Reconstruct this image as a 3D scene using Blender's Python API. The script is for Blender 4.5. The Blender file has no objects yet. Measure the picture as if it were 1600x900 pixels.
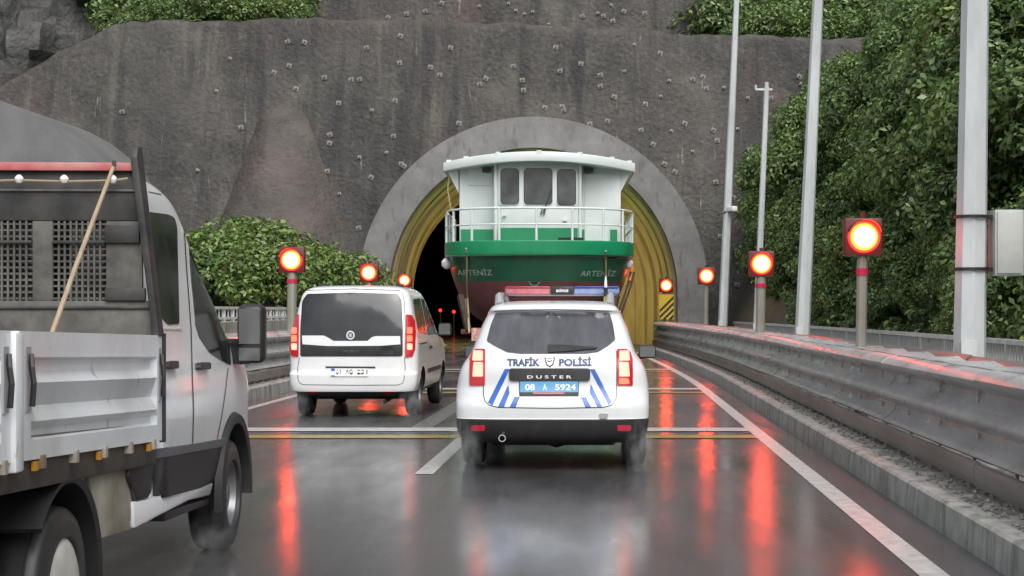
import bpy, bmesh, math, random
import numpy as np
from mathutils import Vector, Matrix
from mathutils.bvhtree import BVHTree

random.seed(7); np.random.seed(7)
SC = bpy.context.scene
COL = SC.collection
rad = math.radians

# ------------------------------------------------------------------ camera
F, VX, VY, CH = 2400.0, 948.0, 485.0, 1.5      # focal length and vanishing point in photo pixels, eye height
cam_d = bpy.data.cameras.new('camera'); cam = bpy.data.objects.new('camera', cam_d); COL.objects.link(cam)
cam_d.sensor_width = 36.0; cam_d.lens = 36.0 * F / 1600.0
cam_d.shift_x = (800 - VX) / 1600.0; cam_d.shift_y = (VY - 450) / 1600.0
cam_d.clip_start = 0.1; cam_d.clip_end = 3000
cam.location = (0, 0, CH); cam.rotation_euler = (rad(90), 0, 0)
SC.camera = cam
CAM = Vector((0, 0, CH))

# ------------------------------------------------------------------ sky and light (overcast, raining)
W = bpy.data.worlds.new('World'); SC.world = W; W.use_nodes = True
nt = W.node_tree; nt.nodes.clear()
sky = nt.nodes.new('ShaderNodeTexSky'); sky.sky_type = 'NISHITA'; sky.sun_disc = False
sky.sun_elevation = rad(52); sky.sun_rotation = rad(160); sky.air_density = 1.0; sky.dust_density = 4.0; sky.ozone_density = 1.0
hs = nt.nodes.new('ShaderNodeHueSaturation'); hs.inputs['Saturation'].default_value = 0.30
bg = nt.nodes.new('ShaderNodeBackground'); bg.inputs['Strength'].default_value = 0.15
ow = nt.nodes.new('ShaderNodeOutputWorld')
nt.links.new(sky.outputs[0], hs.inputs['Color']); nt.links.new(hs.outputs[0], bg.inputs['Color']); nt.links.new(bg.outputs[0], ow.inputs[0])
sun_d = bpy.data.lights.new('sun', 'SUN'); sun = bpy.data.objects.new('sun', sun_d); COL.objects.link(sun)
sun_d.energy = 1.5; sun_d.angle = rad(50); sun_d.color = (1.0, 0.985, 0.965)
sun.rotation_euler = (rad(44), 0, rad(20)); sun.location = (0, -20, 40)
vs = SC.view_settings
vs.view_transform = 'Standard'; vs.look = 'None'; vs.gamma = 1.0; vs.use_curve_mapping = False; vs.exposure = 0.27
SC.cycles.use_denoising = True
SC.cycles.max_bounces = 8; SC.cycles.sample_clamp_indirect = 6.0
SC.cycles.caustics_reflective = False; SC.cycles.caustics_refractive = False

# ------------------------------------------------------------------ helpers: pixels
def pdir(px, py): return Vector(((px - VX) / F, 1.0, (VY - py) / F))
def P(px, py, d): return CAM + pdir(px, py) * d          # point at depth d (metres along the road)
def shift(d):                                            # the road bends gently to the left
    if d <= 30: return 0.0
    if d <= 58: return -((d - 30) / 28.0) ** 1.5
    if d <= 64: return -1.0 - 0.053 * (d - 58)
    e = min(d, 84) - 64
    return -1.318 - 0.053 * e - 0.010 * e * e - 0.453 * max(0, d - 84)

# ------------------------------------------------------------------ helpers: materials
MATS = {}
def mat(name, c1, c2=None, rough=0.6, metal=0.0, scale=3.0, bump=0.0, bscale=30.0, coat=0.0, spec=0.5, stretch=(1, 1, 1), lo=0.35, hi=0.65, rough2=None, detail=6.0, translucent=0.0, island=False, emit=None, estr=0.0, rscale=None, bdist=0.02, coords='Object', alpha=None):
    m = bpy.data.materials.new(name); m.use_nodes = True
    n = m.node_tree.nodes; l = m.node_tree.links
    b = n['Principled BSDF']
    b.inputs['Base Color'].default_value = (*c1, 1)
    b.inputs['Roughness'].default_value = rough; b.inputs['Metallic'].default_value = metal
    b.inputs['Coat Weight'].default_value = coat; b.inputs['Coat Roughness'].default_value = 0.08
    b.inputs['Specular IOR Level'].default_value = spec
    tc = n.new('ShaderNodeTexCoord'); mp = n.new('ShaderNodeMapping'); mp.inputs['Scale'].default_value = stretch
    l.new(tc.outputs[coords], mp.inputs['Vector'])
    m['_'] = 1
    if c2 is not None:
        if island:
            g = n.new('ShaderNodeNewGeometry'); fac = g.outputs['Random Per Island']
        else:
            t = n.new('ShaderNodeTexNoise'); t.inputs['Scale'].default_value = scale; t.inputs['Detail'].default_value = detail
            t.inputs['Roughness'].default_value = 0.62
            l.new(mp.outputs[0], t.inputs['Vector'])
            r = n.new('ShaderNodeMapRange'); r.inputs['From Min'].default_value = lo; r.inputs['From Max'].default_value = hi
            l.new(t.outputs['Fac'], r.inputs['Value']); fac = r.outputs[0]
        mx = n.new('ShaderNodeMix'); mx.data_type = 'RGBA'
        mx.inputs['A'].default_value = (*c1, 1); mx.inputs['B'].default_value = (*c2, 1)
        l.new(fac, mx.inputs['Factor']); l.new(mx.outputs['Result'], b.inputs['Base Color'])
        m['_mix'] = mx.name
    if rough2 is not None:
        t = n.new('ShaderNodeTexNoise'); t.inputs['Scale'].default_value = rscale or scale * 1.7; t.inputs['Detail'].default_value = 4
        l.new(mp.outputs[0], t.inputs['Vector'])
        r = n.new('ShaderNodeMapRange'); r.inputs['From Min'].default_value = 0.35; r.inputs['From Max'].default_value = 0.65
        r.inputs['To Min'].default_value = rough; r.inputs['To Max'].default_value = rough2
        l.new(t.outputs['Fac'], r.inputs['Value']); l.new(r.outputs[0], b.inputs['Roughness'])
    if bump > 0:
        t = n.new('ShaderNodeTexNoise'); t.inputs['Scale'].default_value = bscale; t.inputs['Detail'].default_value = 5
        l.new(mp.outputs[0], t.inputs['Vector'])
        bp = n.new('ShaderNodeBump'); bp.inputs['Strength'].default_value = bump; bp.inputs['Distance'].default_value = bdist
        l.new(t.outputs['Fac'], bp.inputs['Height']); l.new(bp.outputs[0], b.inputs['Normal'])
    if emit is not None:
        b.inputs['Emission Color'].default_value = (*emit, 1); b.inputs['Emission Strength'].default_value = estr
    if translucent > 0:
        tr = n.new('ShaderNodeBsdfTranslucent'); ms = n.new('ShaderNodeMixShader'); ms.inputs[0].default_value = translucent
        if c2 is not None: l.new(n[m['_mix']].outputs['Result'], tr.inputs['Color'])
        else: tr.inputs['Color'].default_value = (*c1, 1)
        out = n['Material Output']
        l.new(b.outputs[0], ms.inputs[1]); l.new(tr.outputs[0], ms.inputs[2]); l.new(ms.outputs[0], out.inputs['Surface'])
    MATS[name] = m
    return m

def nd(m, typ, **kw):
    x = m.node_tree.nodes.new(typ)
    for k, v in kw.items():
        if k in x.inputs: x.inputs[k].default_value = v
        else: setattr(x, k, v)
    return x

def overlay(m, color, scale, lo, hi, stretch=(1, 1, 1), amount=1.0, detail=6.0, offset=(0, 0, 0)):
    """adds one more noise-shaped stain over the base colour"""
    n, l = m.node_tree.nodes, m.node_tree.links
    b = n['Principled BSDF']; src = b.inputs['Base Color'].links[0].from_socket if b.inputs['Base Color'].links else None
    tc = nd(m, 'ShaderNodeTexCoord'); mp = nd(m, 'ShaderNodeMapping'); mp.inputs['Scale'].default_value = stretch; mp.inputs['Location'].default_value = offset
    l.new(tc.outputs['Object'], mp.inputs['Vector'])
    t = nd(m, 'ShaderNodeTexNoise'); t.inputs['Scale'].default_value = scale; t.inputs['Detail'].default_value = detail; t.inputs['Roughness'].default_value = 0.6
    l.new(mp.outputs[0], t.inputs['Vector'])
    r = nd(m, 'ShaderNodeMapRange'); r.inputs['From Min'].default_value = lo; r.inputs['From Max'].default_value = hi; r.inputs['To Max'].default_value = amount
    l.new(t.outputs['Fac'], r.inputs['Value'])
    mx = nd(m, 'ShaderNodeMix'); mx.data_type = 'RGBA'; mx.inputs['B'].default_value = (*color, 1)
    if src: l.new(src, mx.inputs['A'])
    else: mx.inputs['A'].default_value = b.inputs['Base Color'].default_value
    l.new(r.outputs[0], mx.inputs['Factor']); l.new(mx.outputs['Result'], b.inputs['Base Color'])
    return m

# ------------------------------------------------------------------ helpers: meshes and objects
class MB:
    def __init__(s): s.v = []; s.f = []; s.m = []
    def add(s, vs, fs, mi=0):
        o = len(s.v); s.v += [tuple(v) for v in vs]; s.f += [tuple(i + o for i in f) for f in fs]; s.m += [mi] * len(fs); return s
    def box(s, c, size, rot=None, mi=0, taper=(1, 1)):
        hx, hy, hz = size[0] / 2, size[1] / 2, size[2] / 2; tx, ty = taper
        vs = [(-hx, -hy, -hz), (hx, -hy, -hz), (hx, hy, -hz), (-hx, hy, -hz), (-hx * tx, -hy * ty, hz), (hx * tx, -hy * ty, hz), (hx * tx, hy * ty, hz), (-hx * tx, hy * ty, hz)]
        M = Matrix.Translation(c) @ (rot.to_4x4() if rot is not None else Matrix())
        return s.add([M @ Vector(v) for v in vs], [(0, 3, 2, 1), (4, 5, 6, 7), (0, 1, 5, 4), (1, 2, 6, 5), (2, 3, 7, 6), (3, 0, 4, 7)], mi)
    def bar(s, a, b, w, h, up=(0, 0, 1)):                     # box from a to b
        a, b = Vector(a), Vector(b); d = (b - a); L = d.length; d.normalize()
        u = Vector(up); r = d.cross(u)
        if r.length < 1e-4: r = d.cross(Vector((1, 0, 0)))
        r.normalize(); u = r.cross(d)
        rot = Matrix((r, d, u)).transposed()
        return s.box((a + b) / 2, (w, L, h), rot)
    def tube(s, pts, r, n=8, cap=True, radii=None):
        pts = [Vector(p) for p in pts]; rings = []
        t0 = (pts[1] - pts[0]).normalized(); ref = Vector((0, 0, 1)) if abs(t0.z) < 0.9 else Vector((1, 0, 0))
        u = t0.cross(ref).normalized()
        vs = []
        for i, p in enumerate(pts):
            a = pts[max(i - 1, 0)]; b = pts[min(i + 1, len(pts) - 1)]; t = (b - a).normalized()
            u = (u - t * u.dot(t)).normalized(); w = t.cross(u); rr = radii[i] if radii else r
            for k in range(n):
                an = 2 * math.pi * k / n; vs.append(p + (u * math.cos(an) + w * math.sin(an)) * rr)
        fs = []
        for i in range(len(pts) - 1):
            for k in range(n): fs.append((i * n + k, i * n + (k + 1) % n, (i + 1) * n + (k + 1) % n, (i + 1) * n + k))
        if cap: fs.append(tuple(range(n))[::-1]); fs.append(tuple((len(pts) - 1) * n + k for k in range(n)))
        return s.add(vs, fs)
    def cyl(s, c, axis, r, h, n=20, r2=None):
        a = Vector(axis).normalized(); c = Vector(c); r2 = r if r2 is None else r2
        return s.tube([c - a * h / 2, c + a * h / 2], r, n, True, [r, r2])
    def lathe(s, prof, c, axis, n=32, closed=False):           # prof: (along axis, radius)
        a = Vector(axis).normalized(); ref = Vector((0, 0, 1)) if abs(a.z) < 0.9 else Vector((1, 0, 0))
        u = a.cross(ref).normalized(); w = a.cross(u); c = Vector(c); vs = []; m = len(prof)
        for k in range(n):
            an = 2 * math.pi * k / n; dr = u * math.cos(an) + w * math.sin(an)
            for (t, r) in prof: vs.append(c + a * t + dr * r)
        fs = []
        for k in range(n):
            k2 = (k + 1) % n
            for i in range(m if closed else m - 1): fs.append((k * m + i, k * m + (i + 1) % m, k2 * m + (i + 1) % m, k2 * m + i))
        return s.add(vs, fs)
    def prism(s, poly, depth_vec):                            # poly: 3-D points, extruded along a vector
        n = len(poly); D = Vector(depth_vec)
        vs = [Vector(p) for p in poly] + [Vector(p) + D for p in poly]
        fs = [tuple(range(n))[::-1], tuple(range(n, 2 * n))] + [(i, (i + 1) % n, n + (i + 1) % n, n + i) for i in range(n)]
        return s.add(vs, fs)
    def grid(s, rows):
        nr, nc = len(rows), len(rows[0]); vs = [p for r in rows for p in r]
        return s.add(vs, [(i * nc + j, i * nc + j + 1, (i + 1) * nc + j + 1, (i + 1) * nc + j) for i in range(nr - 1) for j in range(nc - 1)])
    def mesh(s, name, smooth=False, angle=35, fixn=True):
        me = bpy.data.meshes.new(name); me.from_pydata(s.v, [], s.f)
        if any(s.m): me.polygons.foreach_set('material_index', s.m)
        me.update()
        if fixn:
            bm = bmesh.new(); bm.from_mesh(me); bmesh.ops.recalc_face_normals(bm, faces=bm.faces); bm.to_mesh(me); bm.free()
        if smooth: finish_smooth(me, angle)
        return me

def finish_smooth(me, angle=35):
    me.polygons.foreach_set('use_smooth', [True] * len(me.polygons))
    try: me.set_sharp_from_angle(angle=rad(angle))
    except Exception: pass

def obj(name, mb, m, parent=None, smooth=False, angle=35, loc=None, fixn=True):
    me = mb if isinstance(mb, bpy.types.Mesh) else mb.mesh(name, smooth, angle, fixn)
    o = bpy.data.objects.new(name, me); COL.objects.link(o)
    ms = m if isinstance(m, (list, tuple)) else [m]
    if len(me.materials) == 0:
        for x in ms: me.materials.append(x)
    if parent is not None: o.parent = parent
    if loc is not None: o.location = loc
    return o
def tag(o, label=None, cat=None, group=None, kind=None):
    if label: o['label'] = label
    if cat: o['category'] = cat
    if group: o['group'] = group
    if kind: o['kind'] = kind
    return o
def thing(name, label, cat, M=None, group=None):
    o = bpy.data.objects.new(name, None); COL.objects.link(o); o.empty_display_size = 0.3
    if M is not None: o.matrix_world = M if isinstance(M, Matrix) else Matrix.Translation(M)
    return tag(o, label, cat, group)
def bevel_mesh(me, w=0.01, seg=2, angle=30):
    bm = bmesh.new(); bm.from_mesh(me)
    es = [e for e in bm.edges if len(e.link_faces) == 2 and e.calc_face_angle(0) > rad(angle)]
    bmesh.ops.bevel(bm, geom=es, offset=w, segments=seg, profile=0.5, affect='EDGES', clamp_overlap=True)
    bm.to_mesh(me); bm.free(); return me
def bobj(name, mb, m, parent=None, w=0.01, seg=2, **k):
    me = mb.mesh(name); bevel_mesh(me, w, seg); finish_smooth(me, 40)
    return obj(name, me, m, parent, **k)
def roundpoly(pts, r, n=4):
    out = []; N = len(pts)
    for i in range(N):
        p = Vector(pts[i]); a = Vector(pts[i - 1]); b = Vector(pts[(i + 1) % N])
        da = (a - p); db = (b - p); ra = min(r, da.length * 0.45, db.length * 0.45)
        pa = p + da.normalized() * ra; pb = p + db.normalized() * ra
        for k in range(n + 1):
            t = k / n; q = pa * (1 - t) ** 2 + p * 2 * t * (1 - t) + pb * t * t; out.append((q.x, q.y))
    return out
def rect(x0, y0, x1, y1): return [(x0, y0), (x1, y0), (x1, y1), (x0, y1)]
def pchip(x, y, xs):
    x = np.array(x, float); y = np.array(y, float); h = np.diff(x); dl = np.diff(y) / h
    d = np.zeros_like(y)
    for i in range(1, len(y) - 1):
        if dl[i - 1] * dl[i] > 0:
            w1 = 2 * h[i] + h[i - 1]; w2 = h[i] + 2 * h[i - 1]; d[i] = (w1 + w2) / (w1 / dl[i - 1] + w2 / dl[i])
    d[0], d[-1] = dl[0], dl[-1]
    xs = np.array(xs, float); i = np.clip(np.searchsorted(x, xs) - 1, 0, len(h) - 1); t = (xs - x[i]) / h[i]
    return ((2 * t**3 - 3 * t**2 + 1) * y[i] + (t**3 - 2 * t**2 + t) * h[i] * d[i] + (-2 * t**3 + 3 * t**2) * y[i + 1] + (t**3 - t**2) * h[i] * d[i + 1])

def slice_body(keys, sub=5, nc=13, ns=7):
    """keys: (z, y_rear, y_front, half_width, rear corner depth, rear exponent, front corner depth, front exponent); a stack of plan outlines"""
    K = np.array(keys, float); t = np.arange(len(K)); ts = np.linspace(0, len(K) - 1, (len(K) - 1) * sub + 1)
    C = [pchip(t, K[:, j], ts) for j in range(8)]
    mb = MB(); rows = []
    for i in range(len(ts)):
        z, yr, yf, w, Lr, nr, Lf, nf = [c[i] for c in C]
        w = max(w, 0.01); tot = yf - yr
        if Lr + Lf > tot * 0.96: k = tot * 0.96 / (Lr + Lf); Lr *= k; Lf *= k
        ring = []
        for q in range(-nc, nc + 1):
            a = q / nc * math.pi / 2; sx = math.copysign(abs(math.sin(a)) ** (2 / nr), a); cy = max(math.cos(a), 0) ** (2 / nr)
            ring.append((w * sx, yr + Lr * (1 - cy), z))
        for q in range(1, ns): ring.append((w, yr + Lr + (tot - Lr - Lf) * q / ns, z))
        for q in range(nc, -nc - 1, -1):
            a = q / nc * math.pi / 2; sx = math.copysign(abs(math.sin(a)) ** (2 / nf), a); cy = max(math.cos(a), 0) ** (2 / nf)
            ring.append((w * sx, yf - Lf * (1 - cy), z))
        for q in range(ns - 1, 0, -1): ring.append((-w, yr + Lr + (tot - Lr - Lf) * q / ns, z))
        rows.append(ring)
    n = len(rows[0]); vs = [p for r in rows for p in r]; fs = []
    for i in range(len(rows) - 1):
        for k in range(n): fs.append((i * n + k, i * n + (k + 1) % n, (i + 1) * n + (k + 1) % n, (i + 1) * n + k))
    for ri, flip in ((0, True), (len(rows) - 1, False)):
        r = rows[ri]; c = (0, sum(p[1] for p in r) / n, r[0][2]); ci = len(vs); vs.append(c)
        for k in range(n):
            f = (ri * n + k, ri * n + (k + 1) % n, ci); fs.append(f[::-1] if flip else f)
    mb.add(vs, fs)
    return mb

class Body:
    """surface that panels, lamps, glass and lettering are laid on, in the thing's own coordinates"""
    def __init__(s, mesh, M):
        s.M = M; s.Mi = M.inverted(); s.Mr = s.Mi.to_3x3(); s.o = s.Mi @ CAM
        s.bvh = BVHTree.FromPolygons([v.co.copy() for v in mesh.vertices], [tuple(p.vertices) for p in mesh.polygons])
    def pix(s): return lambda u, v: (s.o, (s.Mr @ pdir(u, v)).normalized())
    def side(s, sg=1): return lambda u, v: (Vector((4 * sg, u, v)), Vector((-sg, 0, 0)))
    def front(s): return lambda u, v: (Vector((u, 20, v)), Vector((0, -1, 0)))
    def rear(s): return lambda u, v: (Vector((u, -10, v)), Vector((0, 1, 0)))
    def hit(s, mp, u, v, c=None):
        for k in range(60):
            o, d = mp(u, v); h = s.bvh.ray_cast(o, d)
            if h[0] is not None:
                n = h[1]
                if n.dot(d) > 0: n = -n
                return h[0], n
            if c is None: return None
            u += (c[0] - u) * 0.06; v += (c[1] - v) * 0.06
        return None

def polygrid(pts, step):
    bm = bmesh.new(); f0 = bm.faces.new([bm.verts.new((p[0], p[1], 0)) for p in pts]); f0.normal_update()
    bmesh.ops.triangulate(bm, faces=bm.faces[:])
    xs = [p[0] for p in pts]; ys = [p[1] for p in pts]
    for ax, lo, hi in ((0, min(xs), max(xs)), (1, min(ys), max(ys))):
        n = int((hi - lo) / step)
        for i in range(1, n + 1):
            c = lo + (hi - lo) * i / (n + 1); co = [0, 0, 0]; co[ax] = c; no = [0, 0, 0]; no[ax] = 1
            bmesh.ops.bisect_plane(bm, geom=bm.verts[:] + bm.edges[:] + bm.faces[:], plane_co=co, plane_no=no)
    return bm
def decal(name, body, mp, pts, m, parent, off=0.004, step=6, skirt=0.008, smooth=True):
    bm = polygrid(pts, step); c = (sum(p[0] for p in pts) / len(pts), sum(p[1] for p in pts) / len(pts))
    lay = {}
    for v in bm.verts:
        h = body.hit(mp, v.co.x, v.co.y, c)
        if h is None: h = (Vector((0, 0, 0)), Vector((0, 0, 1)))
        lay[v] = h
    for v, (p, n) in lay.items(): v.co = p + n * off
    if skirt:
        be = [e for e in bm.edges if e.is_boundary]; r = bmesh.ops.extrude_edge_only(bm, edges=be)
        nv = [g for g in r['geom'] if isinstance(g, bmesh.types.BMVert)]
        base = {tuple(round(x, 6) for x in (p + n * off)): n for v, (p, n) in lay.items()}
        for v in nv:
            n = base.get(tuple(round(x, 6) for x in v.co))
            if n is not None: v.co -= n * (off + skirt)
    bmesh.ops.recalc_face_normals(bm, faces=bm.faces)
    # orient towards the viewer side
    me = bpy.data.meshes.new(name); bm.to_mesh(me); bm.free()
    if smooth: finish_smooth(me, 50)
    return obj(name, me, m, parent)
def line_decal(name, body, mp, path, w, m, parent, off=0.003, closed=False, step=5):
    """thin strip along a path of 2-D points (panel gaps, seams)"""
    pts = []
    path = [Vector(p) for p in path]
    if closed: path = path + [path[0]]
    for a, b in zip(path[:-1], path[1:]):
        n = max(1, int((b - a).length / step)); pts += [a + (b - a) * (i / n) for i in range(n)]
    pts.append(path[-1]); L = []; R_ = []
    for i, p in enumerate(pts):
        a = pts[max(0, i - 1)]; b = pts[min(len(pts) - 1, i + 1)]; t = (b - a).normalized(); nn = Vector((-t.y, t.x)) * w / 2
        for lst, q in ((L, p + nn), (R_, p - nn)):
            h = body.hit(mp, q.x, q.y, (p.x, p.y))
            lst.append(h[0] + h[1] * off if h else None)
    mb = MB(); vs = []; fs = []
    for a, b in zip(L, R_):
        if a is None or b is None: continue
        vs += [a, b]
    for i in range(len(vs) // 2 - 1): fs.append((2 * i, 2 * i + 1, 2 * i + 3, 2 * i + 2))
    mb.add(vs, fs)
    return obj(name, mb, m, parent, fixn=False)

def text_geo(s, bold=0.0, shear=0.0):
    cu = bpy.data.curves.new('t', 'FONT'); cu.body = s; cu.size = 1; cu.offset = bold; cu.shear = shear; cu.resolution_u = 4
    o = bpy.data.objects.new('t', cu); COL.objects.link(o); dg = bpy.context.evaluated_depsgraph_get()
    me = bpy.data.meshes.new_from_object(o.evaluated_get(dg))
    v = np.array([list(x.co)[:2] for x in me.vertices]); f = [tuple(p.vertices) for p in me.polygons]
    bpy.data.objects.remove(o); bpy.data.curves.remove(cu); bpy.data.meshes.remove(me)
    v -= v.min(0); v /= v.max(0)
    return v, f
def text_decal(name, body, mp, s, x0, x1, ybase, ytop, m, parent, off=0.007, bold=0.02, shear=0.0, slope=0.0):
    v, f = text_geo(s, bold, shear); mb = MB(); vs = []
    for (a, b) in v:
        u = x0 + a * (x1 - x0); w = ybase + b * (ytop - ybase) + slope * (u - x0)
        h = body.hit(mp, u, w, ((x0 + x1) / 2, (ybase + ytop) / 2)); vs.append(h[0] + h[1] * off)
    mb.add(vs, f)
    return obj(name, mb, m, parent, fixn=False)
def cut_arches(me, cuts, dark_slot=1):
    """cuts wheel openings (x, y, z, radius, depth) out of a closed body; inner faces take slot 1"""
    o = bpy.data.objects.new('tmp', me); COL.objects.link(o)
    tmp = []
    for (x, y, z, r, dep) in cuts:
        c = MB().cyl((x, y, z), (1, 0, 0), r, dep, 40); co = bpy.data.objects.new('tc', c.mesh('tc')); COL.objects.link(co); tmp.append(co)
        md = o.modifiers.new('b', 'BOOLEAN'); md.operation = 'DIFFERENCE'; md.solver = 'EXACT'; md.object = co
    dg = bpy.context.evaluated_depsgraph_get(); res = bpy.data.meshes.new_from_object(o.evaluated_get(dg))
    for t in tmp + [o]: bpy.data.objects.remove(t)
    for p in res.polygons:
        p.material_index = 0
        for (x, y, z, r, dep) in cuts:
            q = p.center
            if abs(q.x - x) <= dep / 2 + 0.01 and math.hypot(q.y - y, q.z - z) < r * 1.012 and abs(p.normal.x) < 0.9 or (abs(q.x - x) < dep / 2 + 0.01 and math.hypot(q.y - y, q.z - z) < r * 0.98): p.material_index = dark_slot
    return res
def split_faces(me, name, fn):
    """new mesh with the faces for which fn(polygon) holds"""
    bm = bmesh.new(); bm.from_mesh(me); bm.faces.ensure_lookup_table()
    keep = [fn(p) for p in me.polygons]
    bmesh.ops.delete(bm, geom=[bm.faces[i] for i in range(len(keep)) if not keep[i]], context='FACES')
    out = bpy.data.meshes.new(name); bm.to_mesh(out); bm.free(); finish_smooth(out, 40); return out

# ------------------------------------------------------------------ materials
def wet_film(m):
    """a water film: coat with uneven gloss and faint ripples"""
    n, l = m.node_tree.nodes, m.node_tree.links; b = n['Principled BSDF']
    tc = nd(m, 'ShaderNodeTexCoord'); mp = nd(m, 'ShaderNodeMapping'); mp.inputs['Scale'].default_value = (1.2, 0.3, 1); l.new(tc.outputs['Object'], mp.inputs['Vector'])
    t = nd(m, 'ShaderNodeTexNoise'); t.inputs['Scale'].default_value = 1.1; t.inputs['Detail'].default_value = 6; l.new(mp.outputs[0], t.inputs['Vector'])
    r = nd(m, 'ShaderNodeMapRange'); r.inputs['From Min'].default_value = 0.38; r.inputs['From Max'].default_value = 0.66; r.inputs['To Min'].default_value = 0.10; r.inputs['To Max'].default_value = 0.24
    l.new(t.outputs['Fac'], r.inputs['Value']); l.new(r.outputs[0], b.inputs['Coat Roughness'])
    t2 = nd(m, 'ShaderNodeTexNoise'); t2.inputs['Scale'].default_value = 14; t2.inputs['Detail'].default_value = 3
    mp2 = nd(m, 'ShaderNodeMapping'); mp2.inputs['Scale'].default_value = (1.6, 1, 1); l.new(tc.outputs['Object'], mp2.inputs['Vector']); l.new(mp2.outputs[0], t2.inputs['Vector'])
    t3 = nd(m, 'ShaderNodeTexNoise'); t3.inputs['Scale'].default_value = 45; t3.inputs['Detail'].default_value = 2; l.new(tc.outputs['Object'], t3.inputs['Vector'])
    ad = nd(m, 'ShaderNodeMath'); ad.operation = 'MULTIPLY_ADD'; ad.inputs[1].default_value = 0.55; l.new(t3.outputs['Fac'], ad.inputs[0]); l.new(t2.outputs['Fac'], ad.inputs[2])
    t4 = nd(m, 'ShaderNodeTexNoise'); t4.inputs['Scale'].default_value = 0.9; t4.inputs['Detail'].default_value = 5; l.new(mp.outputs[0], t4.inputs['Vector'])
    r4 = nd(m, 'ShaderNodeMapRange'); r4.inputs['From Min'].default_value = 0.36; r4.inputs['From Max'].default_value = 0.56; r4.inputs['To Min'].default_value = 0.45; r4.inputs['To Max'].default_value = 1.0
    l.new(t4.outputs['Fac'], r4.inputs['Value']); l.new(r4.outputs[0], b.inputs['Coat Weight'])
    bp = nd(m, 'ShaderNodeBump'); bp.inputs['Strength'].default_value = 0.16; bp.inputs['Distance'].default_value = 0.006
    l.new(ad.outputs[0], bp.inputs['Height']); l.new(bp.outputs[0], b.inputs['Coat Normal'])
M_asph = mat('wet asphalt', (0.045, 0.046, 0.048), (0.085, 0.087, 0.09), rough=0.38, rough2=0.6, scale=0.7, rscale=0.5, stretch=(1.6, 0.35, 1), bump=0.5, bscale=200, bdist=0.006, spec=0.5, coat=1.0)
wet_film(M_asph)
overlay(M_asph, (0.11, 0.112, 0.118), 1.3, 0.5, 0.72, (2.2, 0.12, 1), 0.5)
overlay(M_asph, (0.16, 0.165, 0.18), 55, 0.56, 0.72, (1, 1, 1), 0.55, detail=2)
overlay(M_asph, (0.02, 0.02, 0.02), 70, 0.54, 0.7, (1, 1, 1), 0.5, detail=2, offset=(3, 3, 3))
M_mark = mat('road paint white', (0.62, 0.62, 0.6), (0.38, 0.38, 0.37), rough=0.3, scale=9, bump=0.15, bscale=120, bdist=0.003)
M_markw = mat('worn road paint', (0.22, 0.22, 0.21), (0.07, 0.07, 0.07), rough=0.3, scale=14)
M_marky = mat('road paint yellow', (0.42, 0.33, 0.08), (0.2, 0.16, 0.06), rough=0.3, scale=9)
M_ground = mat('wet earth', (0.06, 0.058, 0.05), (0.10, 0.095, 0.085), rough=0.7, scale=0.8, bump=0.4, bscale=6, bdist=0.05)
M_kerb = mat('weathered kerb concrete', (0.28, 0.285, 0.27), (0.44, 0.44, 0.42), rough=0.35, rough2=0.6, scale=4, bump=0.35, bscale=40, bdist=0.008)
overlay(M_kerb, (0.07, 0.085, 0.055), 1.6, 0.52, 0.7, (3, 3, 0.5), 0.75)
overlay(M_kerb, (0.10, 0.11, 0.09), 5.0, 0.50, 0.66, (1, 1, 0.06), 0.7, offset=(2, 7, 0))
overlay(M_kerb, (0.52, 0.53, 0.50), 7.0, 0.57, 0.68, (1, 1, 0.06), 0.75)
M_wall = mat('shotcrete', (0.032, 0.030, 0.028), (0.092, 0.084, 0.074), rough=0.75, scale=0.33, bump=0.8, bscale=5.5, bdist=0.12, detail=12)
overlay(M_wall, (0.135, 0.128, 0.115), 5.0, 0.50, 0.72, (1, 1, 0.8), 0.55, detail=8)
overlay(M_wall, (0.022, 0.021, 0.021), 7.0, 0.52, 0.70, (1, 1, 0.8), 0.55, detail=8, offset=(4, 2, 7))
overlay(M_wall, (0.12, 0.072, 0.066), 0.16, 0.53, 0.72, (1, 1, 0.7), 0.55, offset=(3, 0, 1))
overlay(M_wall, (0.14, 0.135, 0.105), 0.5, 0.58, 0.75, (1, 1, 0.5), 0.6, offset=(11, 0, 4))
overlay(M_wall, (0.026, 0.025, 0.026), 0.9, 0.52, 0.64, (1.2, 0.4, 0.10), 0.8, offset=(5, 0, 0))
overlay(M_wall, (0.115, 0.108, 0.092), 1.6, 0.56, 0.68, (1.2, 0.4, 0.09), 0.6, offset=(-5, 0, 3))
overlay(M_wall, (0.026, 0.026, 0.027), 0.2, 0.50, 0.68, (1, 1, 0.6), 0.75, offset=(-7, 0, 9))
overlay(M_wall, (0.36, 0.35, 0.32), 2.2, 0.665, 0.74, (1.5, 0.4, 0.13), 0.6, detail=4)
M_butt = mat('rough brown shotcrete', (0.055, 0.049, 0.045), (0.118, 0.095, 0.085), rough=0.75, scale=0.4, bump=0.8, bscale=5.0, bdist=0.12, stretch=(0.9, 1, 1.25), detail=12)
overlay(M_butt, (0.12, 0.10, 0.09), 5.0, 0.5, 0.72, (0.6, 1, 1.6), 0.5, detail=8)
overlay(M_butt, (0.13, 0.13, 0.105), 0.45, 0.52, 0.7, (1, 1, 0.5), 0.6)
M_ring = mat('portal concrete', (0.15, 0.145, 0.145), (0.225, 0.22, 0.215), rough=0.6, scale=1.1, bump=0.35, bscale=9, bdist=0.03)
overlay(M_ring, (0.08, 0.078, 0.078), 3.5, 0.56, 0.64, (1, 1, 0.35), 0.55)
M_hood = mat('grey hood concrete', (0.125, 0.128, 0.13), (0.19, 0.19, 0.19), rough=0.55, scale=0.5, bump=0.25, bscale=6, bdist=0.03)
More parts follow.
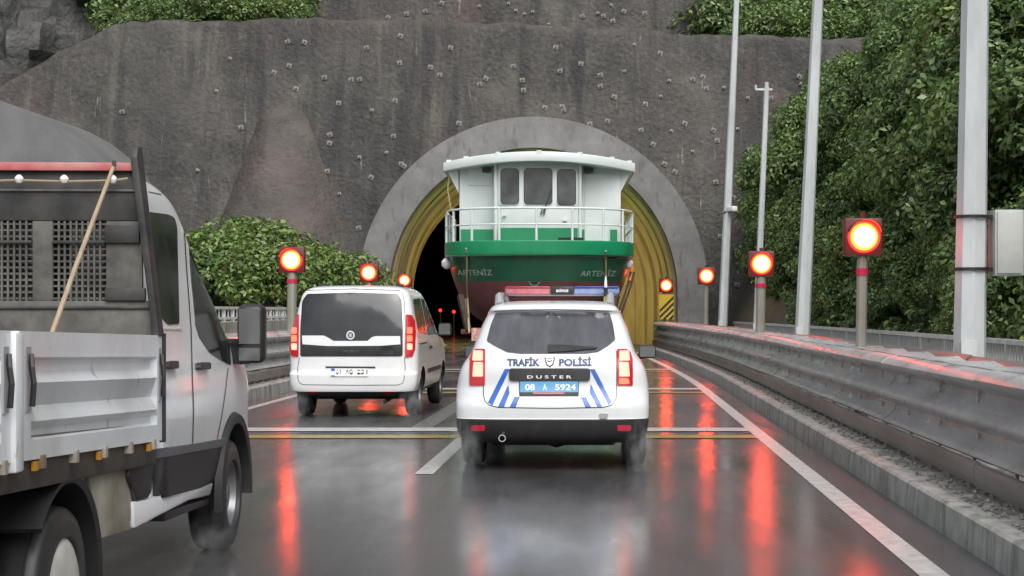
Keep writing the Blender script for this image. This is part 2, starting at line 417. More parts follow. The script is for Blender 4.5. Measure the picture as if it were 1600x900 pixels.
M_line = mat('ochre lining', (0.56, 0.50, 0.28), (0.40, 0.35, 0.18), rough=0.5, scale=0.9, bump=0.12, bscale=5, bdist=0.02)
M_lingr = mat('grimy joint strip', (0.12, 0.10, 0.06), (0.2, 0.16, 0.09), rough=0.6, scale=2)
M_tun = mat('dark tunnel lining', (0.035, 0.034, 0.033), (0.075, 0.07, 0.065), rough=0.6, scale=1.0)  # dark mottled lining for the bores
M_rock = mat('dark wet rock', (0.02, 0.02, 0.02), (0.085, 0.085, 0.08), rough=0.6, scale=0.7, bump=0.8, bscale=3, bdist=0.2)
overlay(M_rock, (0.11, 0.13, 0.03), 0.5, 0.56, 0.68, (1, 1, 0.5), 0.8)
M_moss = mat('bright moss', (0.10, 0.15, 0.02), (0.05, 0.085, 0.015), rough=0.9, scale=4, bump=0.6, bscale=12, bdist=0.08)
M_galv = mat('galvanised steel', (0.66, 0.69, 0.69), (0.50, 0.53, 0.53), rough=0.42, metal=0.2, scale=3, stretch=(1, 1, 0.25), bump=0.05, bscale=20)
overlay(M_galv, (0.72, 0.74, 0.73), 8, 0.62, 0.75, (1, 1, 0.6), 0.5)
M_rail = mat('weathered guardrail steel', (0.38, 0.38, 0.38), (0.54, 0.54, 0.54), rough=0.25, rough2=0.45, metal=0.25, scale=2.5, stretch=(1, 0.5, 1.5), bump=0.06, bscale=30)
overlay(M_rail, (0.42, 0.42, 0.42), 9, 0.6, 0.78, (1, 3, 0.35), 0.55)
overlay(M_rail, (0.13, 0.11, 0.095), 2.4, 0.54, 0.75, (1, 0.4, 1), 0.6)
M_kick = mat('brown-grey kick rail', (0.17, 0.155, 0.14), (0.26, 0.245, 0.23), rough=0.4, metal=0.3, scale=2, stretch=(1, 0.4, 1))
M_wrail = mat('pale railing paint', (0.66, 0.68, 0.67), (0.48, 0.50, 0.49), rough=0.5, scale=4)
M_black = mat('black plastic', (0.016, 0.016, 0.017), (0.03, 0.03, 0.031), rough=0.42, scale=5)
M_dark = mat('dark underbody', (0.008, 0.008, 0.008), (0.018, 0.017, 0.016), rough=0.8, scale=4)
M_gap = mat('shadow gap', (0.012, 0.012, 0.012), rough=0.9)
M_tyre = mat('wet tyre rubber', (0.018, 0.018, 0.019), (0.035, 0.034, 0.033), rough=0.45, scale=6)
M_rim = mat('steel wheel', (0.30, 0.31, 0.32), (0.2, 0.2, 0.21), rough=0.35, metal=0.6, scale=5)
M_hub = mat('pale hubcap', (0.55, 0.54, 0.5), (0.36, 0.35, 0.32), rough=0.4, scale=4)
M_white = mat('white car paint', (0.74, 0.76, 0.765), (0.66, 0.68, 0.685), rough=0.22, coat=0.7, scale=1.5)
overlay(M_white, (0.42, 0.41, 0.39), 1.2, 0.62, 0.95, (1, 1, 0.6), 0.5)
M_white2 = mat('white van paint', (0.78, 0.79, 0.79), (0.70, 0.71, 0.71), rough=0.22, coat=0.6, scale=1.5)
M_white3 = mat('road-grimed white paint', (0.78, 0.80, 0.81), (0.70, 0.72, 0.73), rough=0.28, coat=0.5, scale=1.4)
overlay(M_white3, (0.34, 0.32, 0.29), 2.0, 0.54, 0.85, (1, 1, 0.4), 0.5)
M_glass = mat('dark car glass', (0.014, 0.016, 0.018), (0.03, 0.032, 0.034), rough=0.06, rough2=0.14, scale=2.2, spec=0.6)
M_glassg = mat('misted rear glass', (0.06, 0.062, 0.072), (0.10, 0.10, 0.115), rough=0.18, rough2=0.32, scale=3, stretch=(2.4, 1, 0.7), spec=0.55)
M_chrome = mat('chrome', (0.75, 0.76, 0.77), rough=0.15, metal=1.0)
M_silver = mat('silver plastic', (0.42, 0.43, 0.44), rough=0.35, metal=0.4)
M_blue = mat('police blue film', (0.008, 0.095, 0.44), (0.012, 0.12, 0.5), rough=0.3, coat=0.4, scale=4)
M_navy = mat('navy lettering', (0.02, 0.05, 0.18), rough=0.4)
M_pblue = mat('light blue plate', (0.10, 0.33, 0.56), (0.13, 0.38, 0.62), rough=0.4, scale=4)
M_pwhite = mat('white plate', (0.72, 0.72, 0.7), rough=0.4)
M_ink = mat('black lettering', (0.02, 0.02, 0.022), rough=0.5)
M_lett = mat('white lettering', (0.8, 0.8, 0.8), rough=0.4)
M_redl = mat('red lamp lens', (0.42, 0.012, 0.02), (0.3, 0.01, 0.015), rough=0.12, coat=0.6, scale=12, emit=(1.0, 0.03, 0.03), estr=0.12)
M_brake = mat('lit brake lamp', (0.5, 0.05, 0.03), rough=0.2, emit=(1.0, 0.27, 0.19), estr=2.6)
M_brake2 = mat('lit lower lamp', (0.5, 0.05, 0.03), rough=0.2, emit=(1.0, 0.18, 0.10), estr=1.4)
M_refl = mat('red reflector', (0.55, 0.015, 0.04), rough=0.15, coat=0.5)
M_sig = mat('signal lens lit red', (0.5, 0.05, 0.03), rough=0.3, emit=(1.0, 0.055, 0.024), estr=36.0)
M_sige = mat('signal lens edge', (0.5, 0.05, 0.02), rough=0.3, emit=(1.0, 0.085, 0.010), estr=9.0)
M_sigr = mat('red signal glow', (0.5, 0.02, 0.01), rough=0.3, emit=(1.0, 0.016, 0.012), estr=5.0)
M_sigh = mat('glow-red housing', (0.16, 0.02, 0.018), (0.10, 0.015, 0.014), rough=0.4, scale=6)  # dark housing tinted red, the lamp's glow put into its colour
M_tape = mat('red reflective band', (0.5, 0.02, 0.06), rough=0.3)
M_hazy = mat('hazard yellow', (0.62, 0.42, 0.03), rough=0.4)
M_cab = mat('cabinet grey paint', (0.48, 0.49, 0.46), (0.42, 0.43, 0.41), rough=0.45, scale=3)
M_lamp = mat('sodium lamp glass', (0.8, 0.6, 0.3), rough=0.3, emit=(1.0, 0.78, 0.36), estr=150.0)
M_post = mat('dull steel post', (0.26, 0.25, 0.195), (0.36, 0.35, 0.33), rough=0.45, metal=0.3, scale=4, stretch=(1, 1, 0.3))
M_leaf = [mat('leaves deep green', (0.040, 0.085, 0.026), (0.22, 0.32, 0.12), rough=0.30, island=True, translucent=0.25),  # pale second tones put bright highlights into the leaf colour
          mat('leaves mid green', (0.065, 0.13, 0.032), (0.31, 0.43, 0.15), rough=0.30, island=True, translucent=0.25),
          mat('leaves yellow green', (0.075, 0.15, 0.02), (0.24, 0.34, 0.08), rough=0.45, island=True, translucent=0.25),
          mat('leaves rusty', (0.09, 0.055, 0.02), (0.12, 0.13, 0.04), rough=0.5, island=True, translucent=0.2)]
M_bark = mat('bark', (0.06, 0.05, 0.04), (0.1, 0.085, 0.07), rough=0.9, scale=6)

# ------------------------------------------------------------------ ground and road
LINE_R, LINE_L, KERB_R, KERB_L = 1.85, -5.47, 2.25, -5.85
g = MB(); g.add([(-600, -200, -0.06), (600, -200, -0.06), (600, 1500, -0.06), (-600, 1500, -0.06)], [(0, 1, 2, 3)])
tag(obj('ground', g, M_ground), 'dark wet earth around the road', kind='structure')
def strip(x0, x1, d0, d1, z, step=1.5, extra=lambda d: 0.0):
    n = max(1, int((d1 - d0) / step)); mb = MB(); rows = []
    for i in range(n + 1):
        d = d0 + (d1 - d0) * i / n; s = shift(d) + extra(d); rows.append([(x0 + s, d, z), (x1 + s, d, z)])
    return mb.grid(rows)
rd = strip(-5.9, 2.3, -15, 150, 0.0)
road = tag(obj('road', rd, M_asph), 'wet dark asphalt road running into the tunnel', kind='structure')
def marking(x0, x1, d0, d1, z=0.004, m=M_mark):
    return obj('road_marking', strip(x0, x1, d0, d1, z), m, road)
marking(LINE_R - 0.085, LINE_R + 0.085, -5, 100)
marking(LINE_L - 0.075, LINE_L + 0.075, -5, 100)
for d0 in (2.0, 14.05, 26.05, 38.05, 50.05, 62, 74): marking(-1.76, -1.59, d0, d0 + 6)
marking(-2.5, -2.22, 19.6, 26, 0.004, M_markw)
for dW, dY in ((19.0, 17.95), (29.0, 27.7), (38.6, 37.2)):
    marking(LINE_L + 0.08, LINE_R - 0.09, dW, dW + 0.55, 0.008)
    marking(LINE_L + 0.08, LINE_R - 0.09, dY, dY + 0.45, 0.008, M_marky)
# pavements behind the kerbs
obj('kerb', MB().grid([[(KERB_R + shift(d), d, -0.05), (KERB_R + 0.015 + shift(d), d, 0.20), (KERB_R + 0.035 + shift(d), d, 0.218), (KERB_R + 0.14 + shift(d), d, 0.222), (KERB_R + 0.2 + shift(d), d, 0.195), (5.9 + shift(d), d, 0.195), (5.9 + shift(d), d, -0.3)] for d in np.arange(-8, 58.4, 1.2)]), M_kerb, smooth=True, angle=30)
tag(bpy.data.objects['kerb'], 'mossy grey concrete kerb and verge under the right guardrail', kind='structure')
kl = obj('kerb', MB().grid([[(KERB_L + shift(d), d, -0.05), (KERB_L - 0.015 + shift(d), d, 0.20), (KERB_L - 0.035 + shift(d), d, 0.218), (KERB_L - 0.14 + shift(d), d, 0.222), (KERB_L - 0.2 + shift(d), d, 0.195), (-9.6 + shift(d), d, 0.195), (-9.6 + shift(d), d, -0.3)] for d in np.arange(-8, 58.4, 1.2)]), M_kerb, smooth=True, angle=30)
tag(kl, 'grey concrete kerb and verge under the left guardrail', kind='structure')

# ------------------------------------------------------------------ the shotcrete wall and the tunnels
TX, TZ, TD = -2.8, 2.2, 58.5                                  # main portal: axis x, axis height, face depth
RO, RI = 6.68, 5.5
LX, LZ, LD = -23.6, 2.55, 54.3                                # neighbouring portal
LRO, LRI = 6.72, 4.6
def arch(cx, cz, r, n=48, z0=-0.05, leg=0.0):
    pts = [(cx + r - leg, z0)]
    a0 = math.asin(max(-1, (0.0) / r))
    for i in range(n + 1):
        a = math.pi * i / n; pts.append((cx + r * math.cos(a), cz + r * math.sin(a)))
    pts.append((cx - r + leg, z0))
    return pts
rng = np.random.RandomState(3)
_ph = rng.rand(40) * 6.28; _fr = rng.randn(40, 2)
def wnoise(x, z, f=1.0):
    s = 0
    for i in range(14): s += math.sin(_fr[i, 0] * f * x + _fr[i, 1] * f * z + _ph[i])
    return s / 14
def ztop(x):                                                   # upper edge of the wall
    z = np.interp(x, [-60, -34, -25.2, -20.4, -19.6, -12, -4, 4, 10, 20], [4.5, 6.2, 10.0, 13.2, 13.45, 13.65, 13.4, 12.95, 12.75, 12.6])
    return z + 0.03 * math.sin(x * 1.3) + 0.03 * math.sin(x * 3.1 + 1) + 0.025 * math.sin(x * 6.7)
BX, BZ = -13.15, 9.9
def butt(x, z):                                                # protruding brown buttress
    if z >= BZ: return 0.0
    hw = 0.85 + (BZ - z) ** 0.95 * 0.37; cx = BX + 0.02 * (BZ - z); t = (x - cx) / hw
    if abs(t) >= 1: return 0.0
    return (0.35 + 0.30 * (BZ - z)) * (1 - abs(t) ** 2.4) * min(1, (BZ - z) / 0.5)
def wall_y(x, z):
    zz = max(z, 0)
    y = 60.2 + 0.24 * zz + 0.22 * wnoise(x, z, 0.6) + 0.10 * wnoise(x + 9, z, 2.0) + 0.045 * wnoise(x, z + 5, 5.0)
    if x < -16: y -= 0.10 * (-16 - x) ** 1.15                 # the left wing comes forward
    return y
rows = []
xs = np.arange(-46, 17.01, 0.22)
nz = 62
for j in range(nz + 7):
    r_ = []
    for x in xs:
        zt = ztop(x)
        if j <= nz: z = -0.3 + (zt + 0.0) * j / nz; y = wall_y(x, z)
        else:
            k = j - nz; rr = 0.32; a = min(k, 4) / 4 * math.pi / 2; z = zt - 0.3 + rr * math.sin(a) * 0.9; y = wall_y(x, zt - 0.3) + rr * (1 - math.cos(a)) * 1.4
            if k == 5: y += 1.2; z -= 0.05
            if k == 6: y += 5.0; z -= 0.1
        r_.append((x, y, z))
    rows.append(r_)
wm = MB().grid(rows); keep = []
for f in wm.f:
    c = [sum(wm.v[i][k] for i in f) / 4 for k in range(3)]
    if math.hypot(c[0] - TX, max(c[2] - TZ, 0)) < RO - 0.45: continue
    if math.hypot(c[0] - LX, max(c[2] - LZ, 0)) < LRO - 0.5: continue
    keep.append(f)
wm.f = keep; wm.m = [0] * len(keep)
wall = tag(obj('shotcrete_wall', wm, M_wall, smooth=True, angle=60), 'tall brown-grey sprayed concrete wall above the tunnel, studded with anchor plates', 'wall')
# buttress
rows = []
for i in range(50):
    z = -0.2 + (BZ + 0.15) * i / 49; hw = 0.85 + max(BZ - z, 0.0) ** 0.95 * 0.37; cx = BX + 0.02 * (BZ - z); r_ = []
    for k in range(41):
        t = -1 + 2 * k / 40; x = cx + t * hw * min(1, 0.15 + ((BZ - z) / 0.35 if z < BZ else 0)); 
        r_.append((x, wall_y(x, z) + 0.15 - (butt(cx + t * hw * 0.999, min(z, BZ - 0.02)) + 0.14 * (1 - abs(t) ** 4)) - (0.16 * wnoise(x, z, 2.2) + 0.14 * wnoise(x * 0.6, z * 2, 5.0)) * (1 - t * t), z))
    rows.append(r_)
tag(obj('wall_buttress', MB().grid(rows), M_butt, smooth=True, angle=60), 'rough reddish brown concrete mound bulging from the wall left of the portal', 'buttress')
# anchor plates with bolt heads, children of the wall
ap = MB().box((0, 0, 0), (0.20, 0.03, 0.20)); ap.cyl((0, -0.04, 0), (0, 1, 0), 0.04, 0.07, 8)
apm = ap.mesh('anchor_plate'); M_plate = mat('anchor plate steel', (0.30, 0.29, 0.27), (0.05, 0.048, 0.045), rough=0.6, scale=4)
apm.materials.append(M_plate)
ap2 = MB().box((0, 0, 0), (0.13, 0.025, 0.13)); ap2.cyl((0, -0.06, -0.01), (0, 1, 0.1), 0.035, 0.14, 8)
apm2 = ap2.mesh('anchor_plate'); M_plate2 = mat('pale grouted bolt', (0.40, 0.39, 0.36), (0.12, 0.115, 0.11), rough=0.6, scale=5); apm2.materials.append(M_plate2)
cnt = 0
for i in range(-22, 17):
    for j in range(0, 10):
        x = i * 1.08 + (0.5 if j % 2 else 0) + random.uniform(-0.5, 0.5); z = 2.2 + j * 1.15 + random.uniform(-0.55, 0.55)
        if z > ztop(x) - 0.7 or math.hypot(x - TX, max(z - TZ, 0)) < RO + 0.5 or butt(x, z) > 0 or math.hypot(x - LX, max(z - LZ, 0)) < LRO + 1.0: continue
        if x < -14 and random.random() < 0.7: continue
        if random.random() < 0.12 or x > 8: continue
        o = bpy.data.objects.new('anchor_plate', apm if random.random() < 0.8 else apm2); COL.objects.link(o); o.parent = wall
        o.location = (x, wall_y(x, z) - 0.025, z); o.rotation_euler = (rad(-13), random.uniform(-0.5, 0.5), random.uniform(-0.1, 0.1)); cnt += 1
# upper wall behind the berm
def up_y(x, z): return 67.5 + 0.2 * (z - 13) + 0.25 * wnoise(x + 20, z, 0.8) + 0.08 * wnoise(x, z, 4)
rows = [[(x, up_y(x, z), z) for x in np.linspace(-15.5 + (z - 12) * 0.9, 9.5, 60)] for z in np.arange(12.2, 24, 0.4)]
nmin = min(len(r) for r in rows); rows = [r[:nmin] for r in rows]
upw = tag(obj('upper_retaining_wall', MB().grid(rows), M_wall, smooth=True, angle=60), 'upper tier of dark sprayed concrete wall set back above the ledge', 'wall')
for i in range(46):
    x = random.uniform(-12.5, 5.2); z = random.uniform(13.4, 16.5)
    o = bpy.data.objects.new('anchor_plate', apm if random.random() < 0.6 else apm2); COL.objects.link(o); o.parent = upw
    o.location = (x, up_y(x, z) - 0.03, z); o.rotation_euler = (rad(-11), random.uniform(-0.5, 0.5), 0)
# old rock face on the far left
rows = []
for z in np.arange(5, 26, 0.45):
    r_ = []
    for x in np.arange(-42, -16, 0.45):
        b = 1.4 * wnoise(x * 1.0, z * 0.5, 1.6) + 0.5 * wnoise(x, z, 3.4) + 0.9 * (1 if wnoise(x + 3, z * 0.6, 1.1) > 0.05 else 0)
        led = 1.8 if z < 13.0 + 0.4 * math.sin(x) else 0
        r_.append((x, 71.5 - b - led + 0.1 * (z - 10), z))
    rows.append(r_)
tag(obj('rock_face', MB().grid(rows), M_rock, smooth=True, angle=30), 'craggy dark wet rock face with mossy ledges behind the wall', 'rock face')
# bank behind everything, so that no sky gap shows between the tiers
rows = []
for y in np.arange(74.5, 140, 4):
    rows.append([(x, y, 10.0 + max(0, (y - 69)) * 0.95 + 1.2 * wnoise(x * 0.3, y * 0.2, 1)) for x in np.arange(-90, 90, 4)])
tag(obj('hill_behind', MB().grid(rows), M_ground, smooth=True), 'steep ground rising behind the walls', kind='structure')

def ring_prism(cx, cz, ro, ri, d0, d1, n=56, leg=0.0, cyo=lambda d: 0.0):
    ro = max(ro, ri + 0.05)
    """arch shell between two radii and two depths"""
    A = arch(cx, cz, ro, n, leg=leg); B = arch(cx, cz, ri, n); mb = MB(); N = len(A); vs = []
    for d in (d0, d1):
        o = cyo(d); vs += [(p[0] + o, d, p[1]) for p in A] + [(p[0] + o, d, p[1]) for p in B]
    fs = []
    for i in range(N - 1):
        fs += [(i, i + 1, N + i + 1, N + i), (2 * N + i, 2 * N + i + 1, 3 * N + i + 1, 3 * N + i), (i, i + 1, 2 * N + i + 1, 2 * N + i), (N + i, N + i + 1, 3 * N + i + 1, 3 * N + i)]
    for e in (0, N - 1): fs.append((e, N + e, 3 * N + e, 2 * N + e))
    return mb.add(vs, fs)
portal = thing('tunnel_portal', 'grey concrete arched tunnel portal with ochre lit lining rings', 'tunnel portal', (TX, TD, 0))
def pob(name, mb, m, par=portal, off=(TX, TD, 0), **k):
    mb.v = [(v[0] - off[0], v[1] - off[1], v[2] - off[2]) for v in mb.v]
    return obj(name, mb, m, par, **k)
pob('portal_ring', ring_prism(TX, TZ, RO, RI, TD, 63.0, 72), M_ring, smooth=True, angle=40)
tsh = lambda d: (shift(d) - shift(58.5))
def rib(ro, ri, d0, d1, m, name='lining_ring'): pob(name, ring_prism(TX, TZ, ro, ri, d0, d1, 72, cyo=tsh), m, smooth=True, angle=40)
rib(RI + 0.25, RI + 0.02, TD + 0.02, 59.6, M_lingr, 'joint_strip')
for ro, ri, d0, d1, m in ((5.9, 5.40, 59.2, 60.6, M_line), (5.9, 5.52, 60.6, 61.0, M_lingr), (5.9, 5.36, 61.0, 62.6, M_line), (5.9, 5.55, 62.6, 63.0, M_lingr), (5.9, 5.30, 63.0, 65.2, M_line), (5.9, 5.45, 65.2, 65.6, M_lingr), (5.9, 5.20, 65.6, 67.6, M_line), (5.9, 5.3, 67.6, 67.8, M_lingr), (5.9, 5.1, 67.8, 70.0, M_line), (5.9, 5.2, 70.0, 70.2, M_lingr), (5.9, 5.08, 70.2, 75.0, M_line), (5.9, 5.2, 75.0, 75.2, M_lingr), (5.9, 5.06, 75.2, 80.5, M_line)):
    rib(ro, ri, d0, d1, m, 'lining_ring' if m is M_line else 'joint_strip')
rows = []
for d in [80.45, 80.55] + list(np.arange(82.0, 176, 3.0)):
    o = shift(d) - shift(58.5)
    rows.append([(p[0] + o, d, p[1]) for p in arch(TX, TZ, 5.02 if d > 80.5 else 5.8, 40)])
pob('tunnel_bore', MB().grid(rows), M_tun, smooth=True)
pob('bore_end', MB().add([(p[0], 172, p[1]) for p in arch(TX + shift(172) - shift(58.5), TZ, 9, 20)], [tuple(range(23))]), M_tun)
# sodium lamps along the vault
for d in (61.8, 66.4, 71.5, 76.5):
    for sx in (-1, 1):
        a = rad(90 - sx * 17); r = 5.1 if d < 65 else 4.95; c = Vector((TX + tsh(d) + r * math.cos(a), d, TZ + r * math.sin(a)))
        nrm = Vector((-math.cos(a), 0, -math.sin(a))); rot = Matrix((Vector((-math.sin(a), 0, math.cos(a))), Vector((0, 1, 0)), -nrm)).transposed()
        t = thing('tunnel_lamp', 'sodium lamp fixed under the tunnel vault', 'lamp', (c.x, c.y, c.z), 'lamps under the tunnel vault')
        bobj('housing', MB().box((0, 0, 0), (0.42, 0.7, 0.16), rot), M_black, t)
        obj('lamp_glass', MB().box(nrm * 0.09, (0.34, 0.6, 0.03), rot), M_lamp, t)
for d, x in ((84, -4.4), (88, -5.6), (92, -7.0)):
    pass
# neighbouring portal hood
lp = thing('tunnel_portal', 'plain grey concrete hood of a second tunnel, beyond the flatbed truck', 'tunnel portal', (LX, LD, 0))
pob('portal_hood', ring_prism(LX, LZ, LRO, LRI, LD, 64.0, 64), M_hood, lp, (LX, LD, 0), smooth=True, angle=40)
pob('tunnel_bore', MB().grid([[(p[0], d, p[1]) for p in arch(LX, LZ, LRI - 0.05 + 0.02, 30)] for d in (LD + 0.4, 70, 90)]), M_tun, lp, (LX, LD, 0), smooth=True)
pob('bore_end', MB().add([(p[0], 89.5, p[1]) for p in arch(LX, LZ, 5, 20)], [tuple(range(23))]), M_tun, lp, (LX, LD, 0))

# ------------------------------------------------------------------ guardrails
def sweep(profile, x0, sg, d0, d1, thick=0.012, step=1.0):
    """closed sheet-metal section swept along the road; profile = (outward, z)"""
    prof = list(profile); back = []
    for i, p in enumerate(prof):
        a = Vector(prof[max(0, i - 1)]); b = Vector(prof[min(len(prof) - 1, i + 1)]); t = (b - a).normalized()
        back.append((p[0] - t.y * thick, p[1] + t.x * thick))
    loop = prof + back[::-1]; n = max(1, int(round((d1 - d0) / step))); N = len(loop); vs = []; fs = []
    for i in range(n + 1):
        d = d0 + (d1 - d0) * i / n; s = shift(d); vs += [(x0 + s + sg * p[0], d, p[1]) for p in loop]
    for i in range(n):
        for k in range(N): fs.append((i * N + k, i * N + (k + 1) % N, (i + 1) * N + (k + 1) % N, (i + 1) * N + k))
    fs.append(tuple(range(N))); fs.append(tuple(n * N + k for k in range(N)))
    return MB().add(vs, fs)
THRIE = [(0.30, 1.055), (0.14, 1.06), (0.045, 1.035), (0.0, 0.99), (0.008, 0.965), (0.10, 0.925), (0.14, 0.885), (0.125, 0.82), (0.045, 0.745), (0.006, 0.715), (0.0, 0.695), (0.008, 0.672), (0.10, 0.632), (0.14, 0.592), (0.125, 0.53), (0.06, 0.475), (0.025, 0.45), (0.02, 0.43), (0.06, 0.405)]
WB = [(0.0, 1.06), (-0.05, 1.03), (-0.08, 0.99), (0.0, 0.92), (0.0, 0.88), (-0.08, 0.82), (-0.06, 0.77), (0.0, 0.75)]
def guardrail(xb, sg, d0, d1, label, far_end):
    t = thing('guardrail', label, 'guardrail', (xb, d0, 0)); off = (xb, d0, 0)
    add = lambda name, mb, m, **k: pob(name, mb, m, t, off, **k)
    pm = MB(); pm.box((0, 0, 0.42), (0.012, 0.11, 0.86)); pm.box((0.07, 0.05, 0.42), (0.14, 0.012, 0.86)); pm.box((0.07, -0.05, 0.42), (0.14, 0.012, 0.86)); pm.box((0.05, 0, 0.01), (0.34, 0.26, 0.025))
    pme = pm.mesh('post'); pme.materials.append(M_rail)
    bk = MB(); bk.box((0, 0, 0.045), (0.05, 0.09, 0.09)); bk.box((-0.05, 0, 0.006), (0.24, 0.16, 0.012)); bk.cyl((-0.12, 0.04, 0.02), (0, 0, 1), 0.014, 0.03, 6)
    bkm = bk.mesh('bracket'); bkm.materials.append(M_kick)
    sp = MB(); sp.box((0, 0, 0), (0.30, 0.012, 0.22)); sp.box((0.0, 0.05, 0.10), (0.30, 0.10, 0.012)); spm = sp.mesh('spacer'); spm.materials.append(M_rail)
    bolt = MB(); bolt.cyl((0, 0, 0), (1, 0, 0), 0.022, 0.03, 8); bom = bolt.mesh('bolt'); bom.materials.append(M_galv)
    d = d0; i = 0; SEG = 4.0
    while d < d1 - 0.1:
        e = min(d + SEG, d1); z = 0.006 * (i % 2)
        dv = random.uniform(-0.008, 0.008)
        add('beam', sweep([(p[0] + dv, p[1] + z) for p in THRIE], xb, sg, d - 0.12, e + 0.12, 0.010 + 0.004 * (i % 2)), M_rail, smooth=True, angle=50)
        add('kick_rail', sweep([(0.02, 0.405 + dv), (-0.02, 0.40 + dv), (-0.03, 0.385 + dv), (-0.03, 0.255 + dv), (-0.02, 0.24 + dv), (0.02, 0.235 + dv)], xb + sg * 0.0, sg, d + 0.012, e - 0.012, 0.03), M_kick, smooth=True)
        add('back_rail', sweep([(p[0] + dv * 1.5, p[1] + 0.012 * ((i % 2))) for p in WB], xb + sg * 0.86, sg, d - 0.2, e + 0.2, 0.012), M_kick, smooth=True, angle=50)
        k = d
        while k < e - 0.01:
            for name, me, xo, zo in (('post', pme, 0.42, 0.195),):
                o = bpy.data.objects.new(name, me); COL.objects.link(o); o.parent = t; o.location = (shift(k + 0.5) + sg * xo, k + 0.5 - d0, zo); o.rotation_euler.z = 0 if sg > 0 else math.pi
            o = bpy.data.objects.new('spacer', spm); COL.objects.link(o); o.parent = t; o.location = (shift(k + 0.5) + sg * 0.27, k + 0.5 - d0, 0.80)
            for zb in (0.84, 0.56):
                o = bpy.data.objects.new('bolt', bom); COL.objects.link(o); o.parent = t; o.location = (shift(k + 0.5) + sg * 0.125, k + 0.5 - d0, zb)
            k += 1.3333
        k = d + 0.2
        while k < e:
            o = bpy.data.objects.new('bracket', bkm); COL.objects.link(o); o.parent = t; o.location = (shift(k) + sg * 0.0, k - d0, 0.195); o.rotation_euler.z = 0 if sg > 0 else math.pi
            k += 0.6667
        # tented cap plates on top
        k = d
        while k < e - 0.01:
            L = 1.3333; s0, s1, s2 = shift(k), shift(k + L * 0.5), shift(k + L); zc = 1.06 + z
            a = [(xb + s0 + sg * 0.16, k, zc), (xb + s0 + sg * 0.62, k, zc - 0.06), (xb + s1 + sg * 0.16, k + L / 2, zc + 0.008), (xb + s1 + sg * 0.62, k + L / 2, zc + 0.01), (xb + s2 + sg * 0.16, k + L, zc), (xb + s2 + sg * 0.62, k + L, zc - 0.06)]
            mb = MB(); mb.add([(p[0], p[1], p[2] + h) for h in (0.004, -0.012) for p in a], [(0, 1, 3, 2), (2, 3, 5, 4), (6, 8, 9, 7), (8, 10, 11, 9), (0, 2, 8, 6), (2, 4, 10, 8), (1, 7, 9, 3), (3, 9, 11, 5), (0, 6, 7, 1), (4, 5, 11, 10)])
            add('cap_plate', mb, M_rail)
            k += L
        d += SEG; i += 1
    if far_end:                                               # rounded terminals at the portal end
        for z0, z1 in ((0.84, 1.05), (0.62, 0.80), (0.44, 0.58)):
            pts = [(xb + shift(d1) + sg * (0.02 + 0.1 * (1 - math.cos(a))), d1 + 0.1 + 0.16 * math.sin(a), 0) for a in np.linspace(0, math.pi, 9)]
            poly = [(p[0], p[1], z0) for p in pts]
            add('end_terminal', MB().prism(poly, (0, 0, z1 - z0)), M_rail, smooth=True)
    return t
guardrail(2.66, 1, 3.0, 57.0, 'long grey corrugated steel guardrail beside the police car', True)
guardrail(-6.26, -1, 13.0, 57.0, 'grey steel guardrail beyond the white van, on the hill side', True)

# ------------------------------------------------------------------ railings
def railing(x0, d0, d1, ztop_, zbot, sg, label, post_gap=2.0, bal=0.17, m=M_wrail, base=None):
    t = thing('railing', label, 'railing', (x0, d0, 0)); off = (x0, d0, 0)
    tr = MB(); L = d1 - d0; n = int(L / 1.5)
    for nm, z, w, h in (('top_rail', ztop_, 0.10, 0.07), ('bottom_rail', zbot + 0.08, 0.06, 0.06)):
        mb = MB(); rows = []; loop = [(-w / 2, -h / 2), (w / 2, -h / 2), (w / 2, h / 2), (-w / 2, h / 2)]
        vs = []; fs = []
        for i in range(n + 1):
            d = d0 + L * i / n; vs += [(x0 + shift(d) + a, d, z + b) for a, b in loop]
        for i in range(n):
            for k in range(4): fs.append((i * 4 + k, i * 4 + (k + 1) % 4, (i + 1) * 4 + (k + 1) % 4, (i + 1) * 4 + k))
        fs += [(0, 1, 2, 3), tuple(n * 4 + k for k in range(4))]
        pob(nm, mb.add(vs, fs), m, t, off)
    zb = zbot if base is None else base
    pme = MB().box((0, 0, (ztop_ + zb) / 2), (0.08, 0.08, ztop_ - zb)).mesh('post'); pme.materials.append(m)
    bme = MB().box((0, 0, (ztop_ + zbot + 0.08) / 2), (0.03, 0.04, ztop_ - zbot - 0.08)).mesh('baluster'); bme.materials.append(m)
    d = d0
    while d <= d1:
        o = bpy.data.objects.new('post', pme); COL.objects.link(o); o.parent = t; o.location = (shift(d), d - d0, 0); d += post_gap
    d = d0 + bal
    while d < d1:
        o = bpy.data.objects.new('baluster', bme); COL.objects.link(o); o.parent = t; o.location = (shift(d), d - d0, 0); d += bal
    return t
railing(5.75, 14, 57.5, 1.05, 0.195, 1, 'pale grey baluster railing in front of the overgrown slope')
pw = MB(); rows = []
for d in np.arange(12, 58.5, 1.5): rows.append([(-8.9 + shift(d), d, -0.1), (-8.9 + shift(d), d, 1.22), (-9.3 + shift(d), d, 1.24), (-9.3 + shift(d), d, -0.1)])
tag(obj('parapet_wall', MB().grid(rows), M_kerb), 'low grey concrete parapet under the white railing on the left verge', 'wall')
railing(-9.1, 14, 57.5, 1.56, 1.23, -1, 'short white railing on the parapet below the green bushes', 1.0, 0.5)

